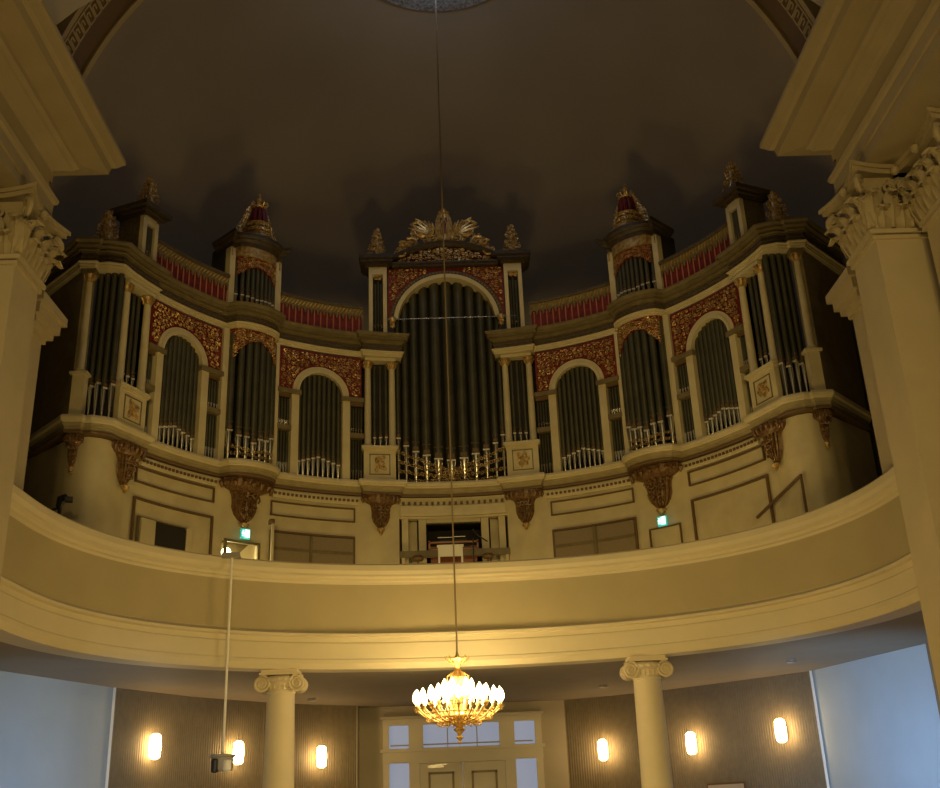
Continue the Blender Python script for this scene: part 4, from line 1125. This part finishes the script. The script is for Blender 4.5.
def arm_meshes():
    out = []
    for R_, z in ((.69, 3.17), (.46, 3.24), (.22, 3.34)):
        a = MB(); pts = []
        for i in range(15):
            t = i / 14; x = .06 + (R_ - .06) * t; zz = 3.02 + (z - 3.02) * t ** 2 - .10 * sin(pi * t)
            pts.append((x, 0, zz))
        a.tube(pts, .014, 6)
        for (c, q, r) in ((.45, -.02, .06), (.75, -.015, .05), (.28, .05, .045)):
            p = pts[int(c * 14)]; a.tube([(p[0] + u, 0, p[2] + q + v) for u, v in spiral(0, 0, r, 1.3, 1.0, 1, 12)], .009, 5)
        a.lathe((R_, 0, z), [(0, -.06), (.02, -.05), (.015, -.02), (.045, .0), (.05, .012), (.015, .015), (.015, .02)], 10)
        b = MB().lathe((R_, 0, z), [(.014, .015), (.014, .09)], 8)
        f = MB().lathe((R_, 0, z), [(.016, .08), (.042, .12), (.05, .17), (.034, .235), (0, .29)], 10)
        out.append((a, b, f))
    return out
AM = arm_meshes()
for (a, b, f), n, off in zip(AM, (20, 12, 6), (0, .3, .1)):
    pa = pb = pf = None
    for k in range(n):
        if pa is None:
            # built local to the stem axis
            def lk(nm, mb, m, par):
                me = bpy.data.meshes.new(nm); me.from_pydata([(v[0], v[1], v[2] - 2.6) for v in mb.v], [], mb.f); me.materials.append(m)
                for p in me.polygons: p.use_smooth = True
                o = bpy.data.objects.new(nm, me); COL.objects.link(o); o.parent = par; return o
            pa = lk('arm', a, M['gold'], ch); pb = lk('candle', b, M['whitep'], pa); pf = lk('bulb', f, M['bulb'], pa); A = pa
        else:
            A = pa.copy(); COL.objects.link(A); A.parent = ch
            for c in (pb, pf):
                c2 = c.copy(); COL.objects.link(c2); c2.parent = A
        A.rotation_euler = (0, 0, off + 2 * pi * k / n)

# ------------------------------------------------------------------ small things
# hanging device on a white rod
t = thing('hanging_device', 'small grey round device hanging on a white rod from the balcony rail', 'device', (-3.84, 17.70, 2.30))
x, y = -3.84, 17.70
link('rod', MB().tube([(x, y, 2.60), (x - .0, y, 5.86)], .021, 8), M['whitep'], t)
link('top_clamp', MB().box((x - .02, y - .0, 5.83), (.30, .07, .09)).box((x + .05, y + .18, 5.855), (.06, .36, .03)), M['grey'], t)
link('body', MB().lathe((x, y, 0), [(.15, 2.36), (.17, 2.40), (.17, 2.56), (.2, 2.57), (.2, 2.6), (.03, 2.62)], 20), M['grey'], t, smooth=True, angle=.5)
link('lens_pod', MB().lathe((x - .09, y - .13, 0), [(.03, 2.33), (.06, 2.35), (.065, 2.52), (.05, 2.54)], 12), M['black'], t, smooth=True)
link('speaker_pod', MB().lathe((x + .10, y - .13, 0), [(.04, 2.34), (.065, 2.37), (.065, 2.5), (.05, 2.52)], 12).box((x + .1, y - .195, 2.43), (.03, .02, .03)), M['whitep'], t, smooth=True)

# exit signs
def exit_sign(a, z, lab):
    x, y = P(a, RB - .09); rz = -rad(a)
    t = thing('exit_sign', lab, 'exit sign', (x, y, z), 'lit exit signs below the round towers')
    link('housing', MB().box((x, y + .02, z), (.20, .05, .20), rz), M['exitg'], t)
    cx, sx = cos(rz), sin(rz)
    def F(u, v, d=.035): return (x + u * cx + sx * d, y + u * sx - cx * d, z + v)
    mb = MB()
    # white door field, arrow and running figure in relief
    mb.box(F(.035, 0), (.10, .012, .16), rz); mb.box(F(-.05, .0), (.07, .01, .05), rz)
    mb.box(F(-.055, .05), (.03, .01, .03), rz); mb.box(F(-.05, -.05), (.07, .01, .02), rz)
    link('pictogram', mb, M['exitw'], t)
exit_sign(-41.1, 6.93, 'small lit green and white exit sign above the bright stair doorway on the left')
exit_sign(40.7, 6.90, 'small lit green and white exit sign under the right round tower')

# stair doorway
t = thing('stair_doorway', 'open doorway below the left round tower with a bright lamp and stair underside', 'doorway', (*P(-41.1, RB), 4.5))
mb = MB(); mb.join(frame_on_arc(-44.7, -37.6, 4.2, 6.80, w=.05, r=RB, bottom=False)); link('door_frame', mb, M['olive'], t)
mb = MB().join(sweep(arc(-47.5, -35.5, RB + .9, 4), [(0, 4.2), (0, 7.0), (-.05, 7.0), (-.05, 4.2)]))
mb.join(curved(-47.5, -47.3, lambda a: 4.2, lambda a: 7.0, RB + .1, RB + .9, 1)).join(curved(-35.7, -35.5, lambda a: 4.2, lambda a: 7.0, RB + .1, RB + .9, 1))
mb.join(curved(-47.5, -35.5, lambda a: 6.98, lambda a: 7.03, RB + .1, RB + .9, 3))
link('passage_wall', mb, M['cream'], t)
q = [P3(-43.6, RB + .3, 6.80), P3(-38.2, RB + .3, 6.86), P3(-41.2, RB + .3, 6.50), P3(-43.2, RB + .7, 6.80), P3(-38.2, RB + .7, 6.86), P3(-41.2, RB + .7, 6.50)]
link('stair_underside', MB().add(q, [(0, 1, 2), (3, 5, 4), (0, 3, 4, 1), (1, 4, 5, 2), (2, 5, 3, 0)]), M['olive'], t)
lx, ly = P(-42.9, RB + .26)
link('passage_lamp', MB().lathe((lx, ly, 6.60), [(0, -.10), (.07, -.07), (.10, 0), (.07, .07), (0, .10)], 12), mat('passage_lamp_glass', (1, 1, .8), .4, emit=9, emcol=(1, .95, .55)), t, smooth=True)

LAMP_AT = (lx, ly, 6.60)
# loudspeaker-like gadget on a white post by the doorway
x, y = P(-36.3, RB - .25)
t = thing('post_camera', 'small dark camera on a pale post right of the bright doorway', 'camera', (x, y, 4.5))
link('post', MB().tube([(x, y, 4.5), (x, y, 7.16)], .035, 8), M['cream'], t, smooth=True)
link('camera_head', MB().box((x - .02, y - .04, 7.2), (.11, .14, .08), .3).lathe((x + .01, y - .14, 7.16), [(.04, 0), (.05, .03), (.04, .07)], 10), M['line'], t)

organ.location.x -= .035
# console bench, desk and music stand on the gallery
t = thing('organ_console', 'reddish wooden organ console with a lit music desk in the central recess', 'organ console', (-.05, 22.35, 4.5))
mb = MB().box((-.05, 22.45, 5.75), (1.0, .4, 2.4)); link('console_body', mb, M['wood'], t)
mb = MB().box((-.05, 22.2, 7.02), (1.08, .05, .035)).box((-.05, 22.2, 6.86), (1.08, .05, .035)).box((-.57, 22.2, 6.88), (.04, .05, .36)).box((.47, 22.2, 6.88), (.04, .05, .36)); link('console_rail', mb, mat('pink_wood', (.50, .22, .12), .45), t)
link('music_desk', MB().box((-.05, 22.5, 7.05), (.6, .03, .22), 0).box((-.05, 22.22, 6.94), (.7, .1, .015)), M['black'], t)
link('music_sheet', MB().box((-.23, 22.30, 7.155), (.32, .02, .014)).box((.07, 22.30, 7.165), (.28, .02, .014)).box((.02, 22.10, 6.90), (.22, .02, .02)), M['lip'], t)
t = thing('rail_beam', 'grey-green horizontal beam in front of the organ console', 'rail', (0, 21.95, 4.5))
link('beam', MB().box((-.02, 21.92, 6.72), (2.34, .06, .14)), M['olive'], t)
mb = MB()
for u in (-1.12, 1.08): mb.box((u, 21.95, 5.6), (.07, .07, 2.2))
link('beam_post', mb, M['cream'], t)
t = thing('chair', 'pale white chair back in front of the organ console', 'chair', (-.12, 21.7, 4.5))
link('backrest', MB().box((-.12, 21.70, 6.82), (.56, .05, .05)).box((-.12, 21.71, 6.70), (.50, .03, .20)), M['whitep'], t)
mb = MB()
for u in (-.36, .12): mb.box((u, 21.70, 5.7), (.04, .05, 2.2))
link('upright', mb, M['whitep'], t)
for xx, lab in ((-.80, 'dark rounded equipment under the beam left of the white chair back'), (.66, 'dark rounded equipment under the beam right of the white chair back')):
    mb = MB().lathe((xx, 21.62, 6.56), [(0, -.07), (.10, -.05), (.13, 0), (.10, .05), (0, .07)], 12); mb.box((xx + (.22 if xx < 0 else -.2), 21.62, 6.58), (.35, .04, .03)); mb.tube([(xx, 21.62, 4.5), (xx, 21.62, 6.5)], .02, 6)
    o = link('stage_microphone', mb, M['line'], None, smooth=True, origin=(xx, 21.62, 4.5)); tag(o, lab, 'microphone', 'equipment under the beam')
t = thing('microphone_stand', 'thin black microphone stand with a slanted boom by the organ console', 'microphone stand', (.36, 21.5, 4.5))
link('pole', MB().tube([(.36, 21.5, 4.5), (.36, 21.5, 6.92)], .013, 6), M['black'], t)
link('boom', MB().tube([(.36, 21.5, 7.12), (.46, 21.5, 6.98), (.66, 21.5, 6.84)], .015, 6), M['black'], t)

# spotlight on the far left of the gallery
x, y = -6.42, 16.55
t = thing('stage_spotlight', 'small black spotlight clamped above the parapet at the far left', 'spotlight', (x, y, 4.6))
link('post', MB().tube([(x, y, 4.6), (x, y, 6.5)], .03, 8), M['black'], t)
mb = MB(); mb.tube([(x - .02, y, 6.44), (x + .02, y - .02, 6.58), (x + .1, y - .05, 6.60)], [.05, .075, .06], 10); link('lamp_housing', mb, M['black'], t, smooth=True)
link('bracket_arm', MB().tube([(x - .14, y, 6.40), (x, y, 6.44)], .02, 6).box((x + .16, y - .07, 6.55), (.12, .1, .08), .3), M['black'], t)

# handrail at the right
t = thing('stair_handrail', 'brown sloping handrail with a post at the right of the organ base', 'handrail', (6.0, 17.9, 4.5))
link('rail', MB().tube([(5.50, 18.60, 6.40), (6.06, 17.56, 6.86)], .03, 8), M['line'], t)
link('newel', MB().tube([(6.06, 17.56, 4.5), (6.06, 17.56, 6.88)], .025, 8), M['line'], t)

# notice frame at the bottom right, soffit spots
d = Vector((6.08 - 5.16, 22.42 - 23.70)); rz = math.atan2(d.y, d.x)
t = thing('framed_notice', 'top of a pale framed notice on the right slatted wall', 'notice', (5.45, 23.25, 1.3))
link('frame', MB().box((5.47, 23.28, 1.62), (1.02, .05, .72), rz), M['line'], t)
link('sheet', MB().box((5.455, 23.265, 1.62), (.94, .05, .64), rz), M['paper'], t)
for (xx, yy), lab in zip(((6.12, 19.84), (3.02, 22.9), (-3.2, 23.4)), ('small round fitting on the soffit near the white right wall', 'small round fitting on the soffit left of the right column', 'small round fitting on the soffit near the left column')):
    o = link('ceiling_fitting', MB().lathe((xx, yy, 3.97), [(.05, -.03), (.09, -.02), (.09, .03)], 14), M['grey'], None, smooth=True, origin=(xx, yy, 3.97)); tag(o, lab, 'ceiling fitting', 'small fittings under the gallery')

# ------------------------------------------------------------------ lights
def point(name, loc, power, col, r=.3):
    l = bpy.data.lights.new(name, 'POINT'); l.energy = power; l.color = col; l.shadow_soft_size = r
    o = bpy.data.objects.new(name, l); COL.objects.link(o); o.location = loc; return o
W = (1, .70, .225)
point('chandelier_light', (CX, CYY - .0, 3.32), 225, (1, .77, .34), .35)
pl = P(-42.0, RB + .25); point('passage_light', (pl[0], pl[1], 6.30), 22, (1, .85, .45), .08)
for i, (x, y, z, p) in enumerate(((-3.5, -20, 6.0, 3100), (3.5, -20, 6.0, 3100), (0, -24, 6.0, 3100), (0, 10.8, .95, 500))):  # unseen warm fill; the last, near the floor, is added for piers and dome
    point('warm_fill_light', (x, y, z), p, W, .6 if y < 0 else .9)
def area(name, loc, tgt, size, power, col, sy=None):
    l = bpy.data.lights.new(name, 'AREA'); l.energy = power; l.color = col; l.size = size
    if sy: l.shape = 'RECTANGLE'; l.size_y = sy
    o = bpy.data.objects.new(name, l); COL.objects.link(o); o.location = loc
    o.rotation_euler = (Vector(tgt) - Vector(loc)).to_track_quat('-Z', 'Y').to_euler(); return o
a = area('daylight_fill_light', (-4.2, 14.5, 1.2), (-7.2, 19.0, 2.4), 1.2, 24, (.36, .60, 1), 1.6); a.data.spread = rad(80)  # blue lamps added under the gallery in place of unseen windows
a = area('daylight_fill_light', (4.6, 15.0, 1.2), (7.7, 20.0, 2.4), 1.2, 62, (.36, .60, 1), 1.6); a.data.spread = rad(80)

point('skylight_fill_light', (0, YN, zt - 1.2), 45, (.62, .75, 1), .5)  # extra bluish lamp added below the skylight to brighten the dome
for a_ in (-52, -17, 17, 52):
    gx, gy = P(a_, 4.75); point('gallery_fill_light', (gx, gy, 5.3), 24, W, .15)  # fill lamps added out of sight behind the parapet to brighten the organ base
w = bpy.data.worlds.new('World'); scene.world = w; w.use_nodes = True
w.node_tree.nodes['Background'].inputs[0].default_value = (.055, .045, .03, 1); w.node_tree.nodes['Background'].inputs[1].default_value = 3.0

# ------------------------------------------------------------------ camera
f, pitch, roll, yaw, cx = 1050, .379, -.041, .024, -.095
cy, sy, cp, sp, cr, sr = cos(yaw), sin(yaw), cos(pitch), sin(pitch), cos(roll), sin(roll)
r0 = Vector((cy, -sy, 0)); fw = Vector((sy * cp, cy * cp, sp)); u0 = Vector((-sy * sp, -cy * sp, cp))
Rv = r0 * cr + u0 * sr; Uv = -r0 * sr + u0 * cr
cam = bpy.data.cameras.new('camera'); co = bpy.data.objects.new('camera', cam); COL.objects.link(co)
m3 = Matrix((Rv, Uv, -fw)).transposed(); co.matrix_world = Matrix.Translation((cx, 0, 1.6)) @ m3.to_4x4()
cam.sensor_fit = 'HORIZONTAL'; cam.sensor_width = 36; cam.lens = f / 940 * 36; cam.clip_end = 200
scene.camera = co
scene.view_settings.view_transform = 'Standard'; scene.view_settings.look = 'None'; scene.view_settings.gamma = 1
scene.view_settings.exposure = 0
scene.cycles.use_denoising = True
scene.cycles.max_bounces = 6; scene.cycles.sample_clamp_indirect = 4
